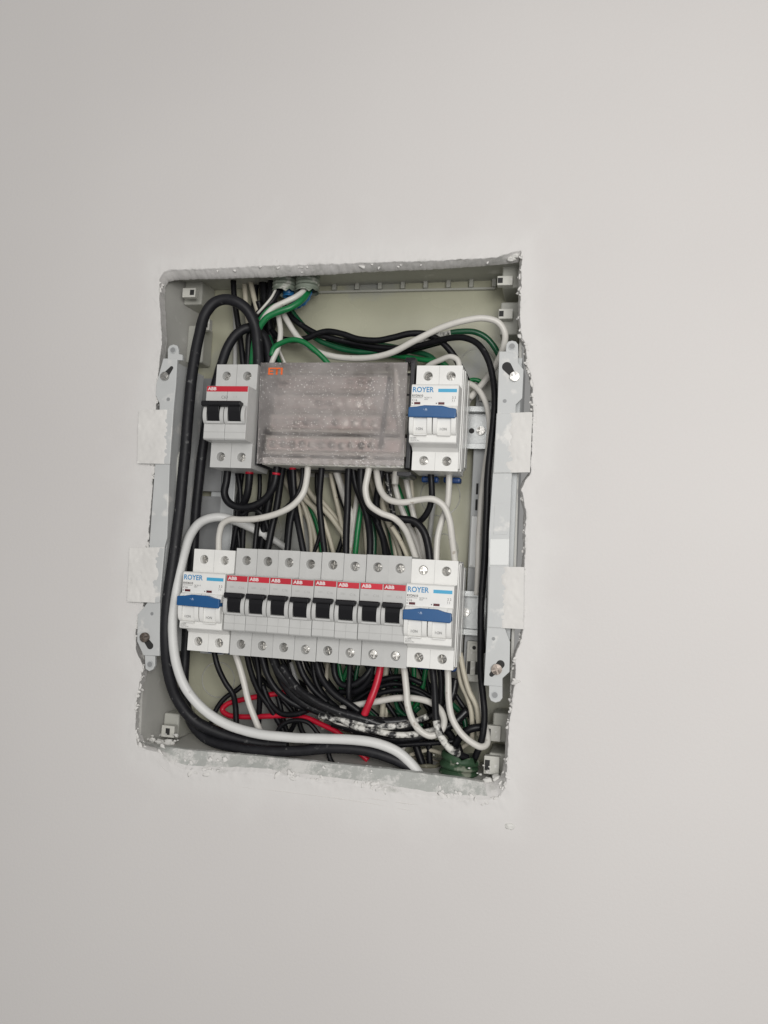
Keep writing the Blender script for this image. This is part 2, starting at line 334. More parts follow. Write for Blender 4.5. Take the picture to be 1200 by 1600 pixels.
for pts in ([(300, 1222), (380, 1230), (470, 1240), (560, 1252), (640, 1266), (710, 1277)], [(520, 1238), (570, 1246), (640, 1256), (700, 1262)], [(222, 1170), (245, 1188), (262, 1205), (300, 1214)], [(836, 600), (838, 680), (833, 745)]):
    pp = catmull([at(px, py, .05) for px, py in pts], 3); tube(MB(), pp, [.38*math.sin(math.pi*(i+.5)/len(pp))*(1+.6*noise.noise(v*.1)) for i, v in enumerate(pp)], 8).build('trowel_ridge', M['wall_plain'], wall)

# ---------------------------------------------------------------- flush box
DEP = 66.0
TL, TR, BR, BL = [Vector((*xz(px, py, IN_Y), 0)) for px, py in ((255, 428), (812, 406), (790, 1226), (222, 1164))]
TL, TR, BR, BL = TL+Vector((-1, 1.5, 0)), TR+Vector((1.5, 1.5, 0)), BR+Vector((1.5, -1, 0)), BL+Vector((-1, -1, 0))
bTL, bTR, bBR, bBL = TL+Vector((9, 4, 0)), TR+Vector((-3, 4, 0)), BR+Vector((-3, 3, 0)), BL+Vector((6, 3, 0))
ebox = thing('flush_box', 'grey plastic flush distribution box set into the white wall', 'electrical box', (68, DEP, 60))
def loc(o, root):                 # child meshes are written in world mm
    o.matrix_parent_inverse = Matrix.Translation(-root.location); return o
def panel4(name, a, b, ya, yb, c, d, m, th):
    """quad from a,b (front edge) to c,d (back edge), with thickness outward th (Vector x,z)"""
    v = [(a.x, ya, a.y), (b.x, ya, b.y), (d.x, yb, d.y), (c.x, yb, c.y)]
    v2 = [(p[0]+th[0], p[1], p[2]+th[1]) for p in v]
    return loc(MB().add(v+v2, [(0, 1, 2, 3), (7, 6, 5, 4), (0, 4, 5, 1), (1, 5, 6, 2), (2, 6, 7, 3), (3, 7, 4, 0)]).build(name, m, ebox), ebox)
panel4('side_panel', BL, TL, 9, DEP, bBL, bTL, M['box_side'], (-2, 0))
panel4('side_panel', TR, BR, 9, DEP, bTR, bBR, M['box_side'], (2, 0))
panel4('top_panel', TL, TR, 9, DEP, bTL, bTR, M['box'], (0, 2))
panel4('bottom_panel', BR, BL, 9, DEP, bBR, bBL, M['box_side'], (0, -2))
loc(MB().prism_y([(p.x, p.y) for p in (bTL+Vector((-2, 2, 0)), bTR+Vector((2, 2, 0)), bBR+Vector((2, -2, 0)), bBL+Vector((-2, -2, 0)))], DEP, DEP+2).build('back_panel', M['box_back'], ebox), ebox)
# row of tabs under the top panel
for k in range(8):
    px = 523+35.6*k; p = at(px, 449-.06*(px-540)*.35, DEP-2.5)
    loc(MB().box(p.x-1.7, p.x+1.7, DEP-5, DEP-.1, p.z-2.6, p.z+4).build('rib_tab', M['box'], ebox, .3), ebox)
p0, p1 = at(500, 457, DEP-1), at(775, 445, DEP-1)
loc(MB().box(p0.x, p1.x, DEP-3.5, DEP-.1, p0.z-1.2, p0.z+.6).build('ledge', M['box'], ebox, .3), ebox)
# sloping plastic front rim along the bottom, smeared with filler
NB = 120; ro = resample([xz(px, py-7, 1.0) for px, py in out_bottom[1:]], NB)[::-1]; ri = resample([xz(px, py-.5, IN_Y-.6) for px, py in in_bottom[1:]], NB)[::-1]; vs, fs = [], []
for i in range(NB):
    a, b = ro[i], ri[i]
    for f, dy in ((0, 2.5), (.02, .3), (.45, 0), (.94, -.5), (.97, -.3), (1.0, 3)):
        x, z = a[0]+(b[0]-a[0])*f, a[1]+(b[1]-a[1])*f; vs.append((x, 2.2+(IN_Y-.6-2.2)*f+dy-1.0, z+(.9 if f < .3 else .3)*noise.noise(Vector((x*.12, f*2, 4)))+.3*noise.noise(Vector((x*.6, f*3, 8)))))
for i in range(NB-1):
    for k in range(5): a = i*6+k; fs.append((a, a+1, a+7, a+6))
loc(MB().add(vs, fs, False).build('front_rim', M['rim'], ebox), ebox)
# corner posts with clip tabs
def post(x0, x1, y0, z0, z1): loc(MB().box(x0, x1, y0, DEP-.1, z0, z1).build('corner_post', M['box'], ebox, 1.5, 3), ebox)
post(bTL.x-3, bTL.x+14, 40, bTL.y-22, bTL.y+.5); post(bTL.x-1, bTL.x+15, 48, bTL.y-72, bTL.y-38)
post(bTR.x-13, bTR.x+1, 30, bTR.y-20, bTR.y); post(bTR.x-14, bTR.x+1, 40, bTR.y-55, bTR.y-28)
post(bBR.x-13, bBR.x+1, 28, bBR.y-.5, bBR.y+16); post(bBR.x-12, bBR.x+1, 40, bBR.y+22, bBR.y+44)
post(bBL.x-1, bBL.x+13, 36, bBL.y-.5, bBL.y+20)
def clip(px, py, w, h, y, hx=.55):
    p = at(px, py, y); sc = zdep(p)/FPX; w *= sc; h *= sc
    t = loc(MB().box(p.x-w/2, p.x+w/2, y, y+6, p.z-h/2, p.z+h/2).build('clip_tab', M['clip'], ebox, .5), ebox)
    hxx = p.x-w/2+w*hx
    s = MB().box(hxx-w*.16, hxx+w*.16, y-.15, y+1, p.z-h*.28, p.z+h*.28).build('slot', M['void'], t)
for c in ((295, 457, 22, 15, 26, .75), (318, 507, 20, 18, 38, .7), (789, 438, 24, 15, 24, .2), (790, 490, 22, 16, 32, .2), (770, 1146, 24, 24, 34, .2), (768, 1196, 24, 28, 22, .22), (262, 1143, 22, 18, 26, .5)): clip(*c)
# knock-out rings pressed into the back
def ring(px, py, r):
    p = at(px, py, DEP); r *= zdep(p)/FPX; pts = [Vector((p.x+r*math.cos(a*math.pi/20), DEP-.1, p.z+r*math.sin(a*math.pi/20))) for a in range(41)]
    loc(tube(MB(), pts, .5, 6).build('knockout_ring', M['box'], ebox), ebox)
for r in ((745, 572, 28), (688, 775, 31), (341, 1062, 27), (415, 830, 26), (690, 860, 26)): ring(*r)
p0, p1 = at(478, 722, DEP-.6), at(548, 747, DEP-.6)
loc(MB().box(p0.x, p1.x, DEP-.7, DEP-.05, p1.z, p0.z).build('paper_sticker', M['sticker'], ebox), ebox)
# crumbs of filler that fell into the box
cm = MB()
def crumb(px, py, y, r, ys=1.0):
    p = at(px, py, y); bmx = bmesh.new(); bmesh.ops.create_icosphere(bmx, subdivisions=3, radius=1)
    vs = []
    for v in bmx.verts:
        k = 1+.5*noise.noise(v.co*1.3+Vector((px*.3, py*.2, 0)))+.25*noise.noise(v.co*3.4+Vector((py*.3, px*.2, 0))); vs.append((p.x+v.co.x*r*k*1.3, p.y+v.co.y*r*k*ys, p.z+v.co.z*r*k*.85))
    cm.add(vs, [tuple(v.index for v in f.verts) for f in bmx.faces], True); bmx.free()
for _ in range(34):
    t = random.random()
    if t < .4: crumb(random.uniform(228, 285), random.uniform(1146, 1163), random.uniform(18, 40), random.uniform(.4, 1.5))
    elif t < .8: crumb(random.uniform(745, 786), random.uniform(1196, 1222), random.uniform(12, 22), random.uniform(.4, 1.3))
    else: crumb(random.uniform(285, 740), random.uniform(1166, 1172)+(.09*(random.random()*400)), random.uniform(11, 14), random.uniform(.3, .8))
for px, py, y, r in ((250, 1160, 20, 3.0), (268, 1122, 50, 2.4), (264, 1160, 24, 3.2), (238, 1156, 22, 2.4), (776, 1216, 14, 3.0), (762, 1219, 12, 2.6), (800, 405, 6, 2.6), (806, 400, 4, 2.2)): crumb(px, py, y, r)
crumb(797, 1291, .1, 2.6, .45)
tag(cm.build('plaster_crumbs', M['crumb']), 'loose crumbs of white filler lying in the corners of the box', 'plaster', kind='stuff')

# ---------------------------------------------------------------- mounting frame and rails
frame = thing('rail_support', 'grey upright supports behind the breaker rails inside the box', 'support', (68, 56, 60))
def fb(name, m, x0, x1, y0, y1, z0, z1, bev=.5, par=None):
    o = MB().box(x0, x1, y0, y1, z0, z1).build(name, m, par or frame, bev)
    if par is None: o.matrix_parent_inverse = Matrix.Translation(-frame.location)
    return o
ur = fb('upright', M['frame'], 177.5, 195, 53, 63, -60, 178, .8)
ul = fb('upright', M['frame'], -50, -28, 53, 63, -62, 178, .8)
for z in (88, 75, 50, 42): fb('slot', M['void'], 181.2, 183.0, 52.7, 54, z-4.5, z+4.5, 0, ur)
fb('ridge', M['frame'], 187.5, 190, 50.5, 53.2, 30, 100, .5, ur)
fb('glossy_strip', M['gloss'], 178.5, 187, 51.2, 53.2, 24, 66, .6, ur); fb('upper_foot', M['clip'], 180, 194, 50.5, 53.2, 160, 178, .6, ur)
fb('lower_foot', M['clip'], 180.5, 194, 47, 53.2, -66, -34, .6, ur)
fb('foot_window', M['void'], 181.5, 190.5, 46.6, 47.5, -60, -50, 0, ur); fb('foot_latch', M['clip'], 184, 188, 45.6, 47.4, -61, -49, .4, ur)
o = MB().cyl_y(186.5, -39, 3.4, 45, 47.2).build('boss', M['clip'], ur)
o = MB().cyl_y(186.5, -39, 1.5, 44.9, 45.5).build('boss_hole', M['void'], ur)
fb('shelf', M['frame_dark'], -66, -40, 50, 52, 78, 178, .4); fb('shelf', M['frame_dark'], -66, -40, 52.5, 54.5, -20, 74, .4)
def screw_mesh(r, h, slots=True):
    mb = MB(); mb.cyl_y(0, 0, r, 0, h, 20)
    g = r*.15
    for q in range(4):            # four quarters leave a cross-shaped slot
        pts = []
        for k in range(7):
            a = q*math.pi/2+math.radians(12)+k*math.radians(66)/6; pts.append((r*.93*math.cos(a), r*.93*math.sin(a)))
        a = q*math.pi/2+math.pi/4; pts.append((g*1.5*math.cos(a), g*1.5*math.sin(a)))
        n = len(pts); vs = [(x, -r*.28*(1-.5*(x*x+z*z)/(r*r)), z) for x, z in pts]+[(x, .05, z) for x, z in pts]
        mb.add(vs, [tuple(range(n)), tuple(range(2*n-1, n-1, -1))]+[(i, i+n, (i+1) % n+n, (i+1) % n) for i in range(n)])
    return mb.mesh('screw')
SCREW = screw_mesh(3.15, 1.5); SCREW.materials.append(M['steel'])
SCREW_L = screw_mesh(3.5, 2.4); SCREW_L.materials.append(M['bright_steel'])
SCREW_D = screw_mesh(3.9, 3.0); SCREW_D.materials.append(M['dark_steel'])
def screw(name, me_, parent, x, y, z, rot=None, tilt=.12):
    o = link(name, me_, None, parent); o.location = (x*S, y*S, z*S)
    o.rotation_euler = (random.uniform(-tilt, tilt), random.uniform(0, 6.28) if rot is None else rot, random.uniform(-tilt, tilt)); return o
def din(label, zc, x0, x1):
    r = thing('mounting_rail', label, 'rail', (x0, 50, zc), 'rails carrying the breakers')
    pr = [(44, 17.5), (44, 12.8), (51.5, 12.8), (51.5, -12.8), (44, -12.8), (44, -17.5), (45, -17.5), (45, -13.8), (52.5, -13.8), (52.5, 13.8), (45, 13.8), (45, 17.5)]
    MB().prism_x([(y-50, z) for y, z in pr], 0, x1-x0).build('rail_profile', M['zinc'], r, .25); return r
railU = din('zinc rail behind the upper row, its end showing right of the upper white breaker', 136.8, -45, 196)
railL = din('zinc rail behind the lower row, its end showing right of the lower right white breaker', -12, -45, 194)
screw('rail_screw', SCREW_L, railU, 228, -.6, -1.5); MB().cyl_y(220.5, -1.5, 2.2, 1.2, 2.2).build('rail_hole', M['void'], railU)
screw('rail_screw', SCREW_L, railL, 222.5, -.6, 0)

# ---------------------------------------------------------------- side brackets
def poly(pts, y): return [xz(px, py, y) for px, py in pts]
def bracket(label, plate, ears, flanges, smear, holes, keyholes, screws, recess=None):
    BY = -2.0; b0 = at(*plate[0], BY)
    r = thing('side_bracket', label, 'bracket', (b0.x, 0, b0.z), 'side brackets of the box')
    def L_(o): o.matrix_parent_inverse = Matrix.Translation(-r.location); return o
    L_(MB().prism_y(poly(plate, BY), BY, BY+3).build('plate', M['bracket'], r, .4))
    for e in ears: L_(MB().prism_y(poly(e, BY+.6), BY+.6, BY+3.6).build('ear', M['bracket'], r, .4))
    for f in flanges:
        fl = L_(MB().prism_y(poly(f, BY-1.6), BY-1.6, BY+1.4).build('flange', M['bracket'], r, .5))
        c4 = [Vector((*q, 0)) for q in poly(f, BY-1.65)]; NU, NV = 26, 36; vs, fs, keep = [], [], {}
        for j in range(NV+1):
            for i in range(NU+1):
                u, v = i/NU, j/NV; p = (c4[0]*(1-u)+c4[1]*u)*(1-v)+(c4[3]*(1-u)+c4[2]*u)*v
                d = (u if smear < 0 else 1-u); edge = abs(smear)+.16*noise.noise(Vector((p.x*.09, p.y*.09, 2)))+.10*noise.noise(Vector((p.x*.35, p.y*.35, 5)))
                th = max(0, min(1, (edge-d)*9))*(.35+.45*max(0, noise.noise(Vector((p.x*.3, p.y*.3, 8)))+.5))
                if noise.noise(Vector((p.x*.22, p.y*.22, 14))) > .42: th *= .2
                vs.append((p.x, BY-1.55-th if th > .03 else BY-1.3, p.y))
        for j in range(NV):
            for i in range(NU): a = j*(NU+1)+i; fs.append((a, a+1, a+NU+2, a+NU+1))
        MB().add(vs, fs, True).build('plaster_smear', M['crumb2'], fl)
    for px, py, rad in holes:
        p = at(px, py, BY); rr = rad*zdep(p)/FPX
        L_(MB().cyl_y(p.x, p.z, rr*1.25, BY-.05, BY+.3, 20).build('hole_rim', M['frame'], r)); L_(MB().cyl_y(p.x, p.z, rr, BY-.12, BY+.2, 20).build('hole', M['frame_dark'], r))
    for (ax, ay, ar, bx_, by_, brr) in keyholes:
        a, b = at(ax, ay, BY), at(bx_, by_, BY); sc = zdep(a)/FPX; ra, rb = ar*sc, brr*sc
        d = math.atan2(b.z-a.z, b.x-a.x); pts = []
        for k in range(13): t = d+math.pi/2+k*math.pi/12; pts.append((a.x+ra*math.cos(t), a.z+ra*math.sin(t)))
        for k in range(13): t = d-math.pi/2+k*math.pi/12; pts.append((b.x+rb*math.cos(t), b.z+rb*math.sin(t)))
        L_(MB().prism_y(pts, BY-.1, BY+.3).build('keyhole', M['void'], r))
    for px, py, me_ in screws:
        p = at(px, py, BY-2.2); o = screw('fixing_screw', me_, r, 0, 0, 0); o.matrix_parent_inverse = Matrix.Translation(-r.location); o.location = (p.x*S, (BY-2.2)*S, p.z*S)
    return r, L_
ear_r = [(790, 551), (791, 538), (794, 533.5), (800, 532), (806, 533.5), (809.5, 538), (810, 556)]
rb, Lr = bracket('pale grey side bracket down the right edge with plaster on its flanges',
    [(780, 549), (790, 549), (809.5, 553), (809.5, 567), (818, 577), (816, 622), (806, 632), (805, 690), (800, 739), (796, 840), (795, 900), (789, 982), (797, 1003), (796, 1050), (785, 1060), (785, 1073), (756, 1071), (761, 979), (764, 830), (770, 739), (777, 644)],
    [ear_r, [(764, 1071), (785, 1072), (785, 1091), (781, 1096), (774, 1098), (767, 1095), (764, 1088)]],
    [[(776, 646), (832, 644), (828, 738), (771, 739)], [(765, 885), (819, 886), (818, 983), (761, 980)]], .60,
    [(800, 541, 4.5), (773, 1086, 4.5), (788.6, 626.6, 3), (771, 998, 2.6)],
    [(792, 573, 7.5, 803, 588, 4), (782, 1038, 6.5, 768, 1054, 3.5)], [(804, 588, SCREW_L), (776, 1046, SCREW_D)])
Lr(MB().prism_y(poly([(773, 787), (794, 785), (793, 835), (771, 836)], -2.3), -2.3, -1.9).build('embossed_panel', M['bracket'], rb, .1))
Lr(MB().prism_y(poly([(765.5, 842), (796, 842), (795, 883), (765, 883)], -2.6), -2.6, -1.9).build('glossy_cover', M['gloss'], rb, .2))
pa, pb = at(806, 560, 8), at(800, 1120, 8)
Lr(MB().box(pa.x-1, pa.x+5, 6, 60, at(800, 1000, 8).z, pa.z).build('rear_channel', M['frame'], rb, .6))
lb, Ll = bracket('pale grey side bracket down the left edge with plaster on its flanges',
    [(255, 560), (277, 560), (275, 600), (271, 640), (265, 725), (261, 840), (257, 855), (250, 944), (249, 1025), (224, 1024), (214, 1002), (215, 960), (224, 950), (231, 940), (233, 855), (242, 727), (249, 640), (249, 630), (243, 618), (244, 600)],
    [[(262, 562), (262, 545), (265, 540), (271, 538), (277, 540), (279, 546), (279, 553), (285, 554), (285, 563)], [(226, 1024), (242, 1025), (242, 1040), (239, 1046), (233, 1049), (227, 1045)]],
    [[(217, 641), (271, 640), (265, 725), (215, 724)], [(203, 856), (257, 855), (249, 942), (199, 940)]], -.86,
    [(270, 547, 4.2), (234, 1038, 4.2), (263, 624, 2.8), (237.5, 959, 2.6)],
    [(268, 575, 3, 260, 585, 5), (234.5, 1009, 5.5, 226, 997, 4)], [(256, 587, SCREW_L), (225, 996, SCREW_D)])
# channel wall of the left bracket running back into the box
ch = [at(*q, -1.5) for q in ((276, 566), (270, 645), (264, 730), (259, 850), (249, 950), (249, 1022))]
vs = []
for p in ch: vs += [(p.x-2.4, 1.2, p.z), (p.x-.1, 1.2, p.z), (p.x+3, 44, p.z), (p.x+.6, 44, p.z)]
fs = []
for i in range(len(ch)-1):
    for k in range(4): a, b = i*4+k, i*4+(k+1) % 4; fs.append((a, b, b+4, a+4))
fs += [(0, 1, 2, 3), tuple(len(vs)-4+k for k in (3, 2, 1, 0))]
Ll(MB().add(vs, fs).build('channel_wall', M['bracket'], lb))
rid = [at(282, 706, 14), at(278.5, 714, 12), at(277, 760, 12), at(272, 820, 12), at(268, 850, 12)]
Ll(tube(MB(), catmull(rid), 1.1, 8).build('ridge', M['clip'], lb))

# ---------------------------------------------------------------- breakers
W1 = 17.62; HA = 41.8
def abb_body(n, w):
    prof = [(0, HA), (0, 20.7), (-14.6, 20.7), (-16, 19.6), (-16, -21.0), (-14.8, -22), (0, -22), (0, -HA), (36, -HA), (38, -36), (44, -34), (44, 36), (38, 38), (36, HA)]
    mb = MB()
    for k in range(n):
        x0, x1 = k*w+.12, (k+1)*w-.12; mb.prism_x(prof, x0, x1, skip=(0, 6)); cx = (x0+x1)/2
        mb.plate_hole(x0, x1, 20.7, HA, 0, cx, 32.4, 3.6, 7); mb.plate_hole(x0, x1, -HA, -22, 0, cx, -33.2, 3.6, 7)
    return mb
def abb(n, rating, two=False):
    r = thing('circuit_breaker', 'x', 'circuit breaker'); w = W1
    abb_body(n, w).build('body', M['abb'], r, .35)
    x0, x1 = .5, n*w-.5
    MB().box(x0, x1, -16.25, -15.5, 15.9, 20.2).build('red_stripe', M['red_print'], r, .1)
    text('lettering', 'ABB', 2.5, 1.5, -16.32, 16.95, M['white_print'], r, 1.15, .12)
    text('rating_print', rating, 2.0 if n == 1 else 2.4, 10.2 if n == 1 else 13.0, -16.08, 10.4, M['faint_print'] if n == 1 else M['grey_print'], r)
    text('rating_print', 'S201' if n == 1 else '1  3', 1.4, 3.2 if n == 1 else 23, -16.08, 11.0, M['faint_print'], r)
    for k in range(n):
        b = k*w
        # curved cheeks either side of the lever
        def cheek(x0, x1):
            pr = [(-15.8, 5.2)]+[(-15.8-4.6*math.sin(math.radians(t)), -2.4+7.6*math.cos(math.radians(t))) for t in range(15, 166, 15)]+[(-15.8, -10)]
            return MB().prism_x(pr, b+x0, b+x1)
        cheek(.35, 3.3).build('cheek', M['abb'], r, .3); cheek(w-3.3, w-.35).build('cheek', M['abb'], r, .3)
        MB().prism_x([(-15.9, -7.6), (-18.6, -8.0), (-18.4, -9.4), (-15.9, -10)], b+3.0, b+w-3.0).build('lip', M['abb'], r, .25)
        MB().prism_x([(-15.9, 5.0), (-21.5, 5.0), (-20.6, 0), (-18.4, -7.4), (-15.9, -7.4)], b+3.7, b+w-3.7).build('lever', M['black_toggle'], r, .4)
        if n == 1 or k == 0:
            MB().prism_x([(-16.0, 6.8), (-22.2, 7.4), (-23.4, 6.4), (-23.2, 4.0), (-21.2, 3.0), (-16.0, 4.0)], 1.6 if n == 1 else -.3, w-1.6 if n == 1 else 2*w-3.2).build('lever_bar', M['black_toggle'], r, .4)
        MB().box(b+.3, b+w-.3, -16.12, -15.7, -16.25, -15.95).build('seam', M['faint_print'], r)
        if n == 1: MB().box(b+w/2-.12, b+w/2+.12, -16.1, -15.7, -21, -10.2).build('seam', M['faint_print'], r)
        for zz in (32.4, -33.2): screw('terminal_screw', SCREW, r, b+w/2, 5.2, zz)
    if n == 2: MB().cyl_y(-3, 0, .1, 0, .1).v
    return r
def royer():
    r = thing('circuit_breaker', 'x', 'circuit breaker'); w = 17.67; W = 2*w; H = 40.3
    prof = [(0, H), (0, 22), (-15.6, 22), (-16.7, 21), (-16.7, -21.2), (-15.6, -22), (-4, -23.4), (0, -26), (0, -H), (32, -H), (34, -36), (44, -34), (44, 36), (34, 38), (32, H)]
    mb = MB(); mb.prism_x(prof, .1, W-.1, skip=(0, 7))
    for k in range(2):
        x0, x1 = (.1, w) if k == 0 else (w, W-.1); cx = x0+w/2
        mb.plate_hole(x0, x1, 22, H, 0, cx, 32.2, 3.5, 6); mb.plate_hole(x0, x1, -H, -26, 0, cx, -32.8, 3.5, 6)
    mb.build('body', M['royer'], r, .35)
    for zz0, zz1 in ((22.4, 40), (-40, -26.4)): MB().box(w-.1, w+.1, -.06, .3, zz0, zz1).build('seam', M['faint_print'], r)
    text('lettering', 'ROYER', 4.0, .9, -16.85, 15.9, M['blue_print'], r, .92, .1)
    MB().box(20.2, 34.0, -16.9, -16.6, 15.9, 18.4).build('cyan_bar', M['cyan_print'], r)
    text('type_print', 'RYDN10', 1.7, .8, -16.85, 12.4, M['dark_print'], r, .95, .05)
    MB().box(.8, 8.6, -16.82, -16.6, 11.5, 11.7).build('rule', M['dark_print'], r)
    text('type_print', 'C16', 1.8, .8, -16.85, 9.0, M['dark_print'], r, .95)
    text('voltage_print', 'NC50/1.0\n400V', 1.05, 10.0, -16.85, 11.3, M['grey_print'], r)
    text('contact_print', '2 2\n) )', 1.7, 30.6, -16.85, 11.2, M['dark_print'], r)
    for xx in (2.6, 20.6):
        MB().box(xx, xx+4.6, -16.95, -16.4, 6.6, 8.4).build('indicator_window', M['window_red'], r, .15)
        MB().prism_y([(xx-1.7, 8.1), (xx-.7, 7.5), (xx-1.7, 6.9)], -16.85, -16.6).build('arrow_print', M['dark_print'], r)
    MB().box(.4, W-.4, -16.78, -16.4, 5.5, 5.62).build('seam', M['faint_print'], r)
    bar = [(-.2, -4.1), (W-1.0, -4.6), (W-.2, -3.0), (W-.4, 2.4), (30, 3.0), (24.5, 4.5), (11.5, 4.7), (6, 3.6), (-.2, 3.1)]
    MB().prism_y(bar, -24.0, -16.8).build('lever_bar', M['blue_toggle'], r, .7, 3)
    for k in range(2):
        b = k*w
        def cup(x0, x1, out, ztop=6): 
            pr = [(-16.5, ztop)]+[(-16.5-out*math.sin(math.radians(t))**.7, -5.2+11*math.cos(math.radians(t))) for t in range(12, 169, 12)]+[(-16.5, -16.2)]
            return MB().prism_x(pr, b+x0, b+x1)
        cup(.4, 3.5, 5.6).build('cheek', M['royer'], r, .3); cup(w-3.9, w-.3, 5.6).build('cheek', M['royer'], r, .3)
        cup(3.4, w-3.8, 3.6).build('lever', M['royer'], r, .3)
        text('on_print', 'I·ON', 2.0, b+5.6, -20.3, -13.1, M['grey_print'], r, .9)
        MB().box(b+3.9, b+w-4.4, -20.1, -16.6, -16.9, -16.1).build('lip', M['royer'], r, .2)
        for zz in (32.2, -32.8): screw('terminal_screw', SCREW, r, b+w/2, 4.4, zz)
        MB().box(b+2, b+w-2, 33, 43, -45.2, -40.4).build('rail_clip', M['blue_clip'], r, 1.5, 3)
    text('small_print', 'IEC60898\nGB10963.1\nMADE IN PRC', .85, 1.0, -16.85, -18.6, M['grey_print'], r)
    # stepped housing halves on the side
    for y0, y1, z0, z1, t in ((3, 8, -38, 38, .7), (11, 16, -39, 39, 1.0), (19, 30, -36, 36, .8), (31.5, 43, -33, 36, 1.2)):
        MB().box(W-.15, W+t, y0, y1, z0, z1).build('housing_rib', M['royer'], r, .3)
    return r
lx = lambda c, zoff=0: Vector((c*S, 0, zoff*S))
A2 = abb(2, 'C63'); A2.location = Vector((-26.4, -3.8, 134.2))*S; tag(A2, 'grey two-pole breaker with red stripe and wide black lever, upper row left of the cover')
A1 = abb(1, 'C16')
abb_labels = ['leftmost of the eight narrow red-striped breakers, next to the lower left white breaker', 'second narrow red-striped breaker from the left in the lower row', 'third narrow red-striped breaker from the left in the lower row', 'fourth narrow red-striped breaker from the left in the lower row',
    'fifth narrow red-striped breaker from the left in the lower row', 'sixth narrow red-striped breaker from the left in the lower row', 'seventh narrow red-striped breaker from the left, directly above the thick red wire', 'rightmost narrow red-striped breaker, touching the lower right white breaker']
for k in range(8):
    o = A1 if k == 0 else copy_tree(A1)
    jit = (0, .1, 0, .2, .1, 0, .7, .5)[k]
    o.location = Vector((k*W1+(.25 if k > 3 else 0)+(.35 if k > 5 else 0)*(k == 6), random.uniform(-.3, .3), -13.06+k*W1*.0045+random.uniform(-.25, .25)))*S
    o.rotation_euler = (0, 0, random.uniform(-.006, .006))
    tag(o, abb_labels[k], None, 'narrow breakers of the lower row')
    for c in o.children:
        if c.name.startswith('terminal_screw'): c.rotation_euler = (random.uniform(-.15, .15), random.uniform(0, 6.28), random.uniform(-.15, .15))
R1 = royer()
for o, l, lab in ((R1, (-36.4, .45, -13.6), 'white two-pole breaker with blue lever at the left end of the lower row'), (copy_tree(R1), (141.1, .45, -12.57), 'white two-pole breaker with blue lever at the right end of the lower row'), (copy_tree(R1), (137.7, -3.4, 134.74), 'white two-pole breaker with blue lever in the upper row right of the dusty cover')):
    o.location = Vector(l)*S; tag(o, lab, None, 'white breakers with blue levers')
    for c in o.children:
        if c.name.startswith('terminal_screw'): c.rotation_euler = (random.uniform(-.15, .15), random.uniform(0, 6.28), random.uniform(-.15, .15))

# ---------------------------------------------------------------- distribution block
db = thing('distribution_block', 'black distribution block under a dusty clear cover in the middle of the upper row', 'terminal block', (70, 20, 136))
def D(o): o.matrix_parent_inverse = Matrix.Translation(-db.location); return o
D(MB().box(9.6, 136.6, 30, 44, 96, 178).build('base', M['black_plastic'], db, .8))
D(MB().box(132.4, 135.8, -1.5, 30, 96, 180).build('end_wall', M['black_plastic'], db, .6)); D(MB().box(9.4, 11.4, 2, 30, 96, 179).build('end_wall', M['black_plastic'], db, .6))
D(MB().prism_y([(126, 93.5), (137, 93.5), (137.5, 91), (135, 89.5), (126, 90.5)], -1, 22).build('foot', M['black_plastic'], db, .5))
D(MB().prism_x([(-2, 178), (12, 178), (12, 184), (2, 183)], 127.5, 135).build('hinge', M['black_plastic'], db, .5))
for k, (z0, y0) in enumerate(((168, 26), (150, 20), (133, 14), (114, 8))):
    D(MB().box(14, 130, y0+3, 30.5, z0-7.5, z0+7.5).build('bar_support', M['clip'], db, .4))
    bar_ = D(MB().box(17, 112+5*k, y0-1, y0+2.9, z0-4.6, z0+4.6).build('busbar', M['tin'], db, .3))
    for j in range(12):
        sc_ = screw('clamp_screw', SCREW, bar_, 22+j*8.1, y0-1.6, z0+random.uniform(-.4, .4))
D(MB().box(14, 130, 6, 30, 97, 103).build('terminal_strip', M['clip'], db, .4))
for j in range(14):
    p = D(MB().cyl_y(17.5+j*8.35, 100, 2.5, 4, 7, 18).build('clamp_collar', M['royer'], db)); 
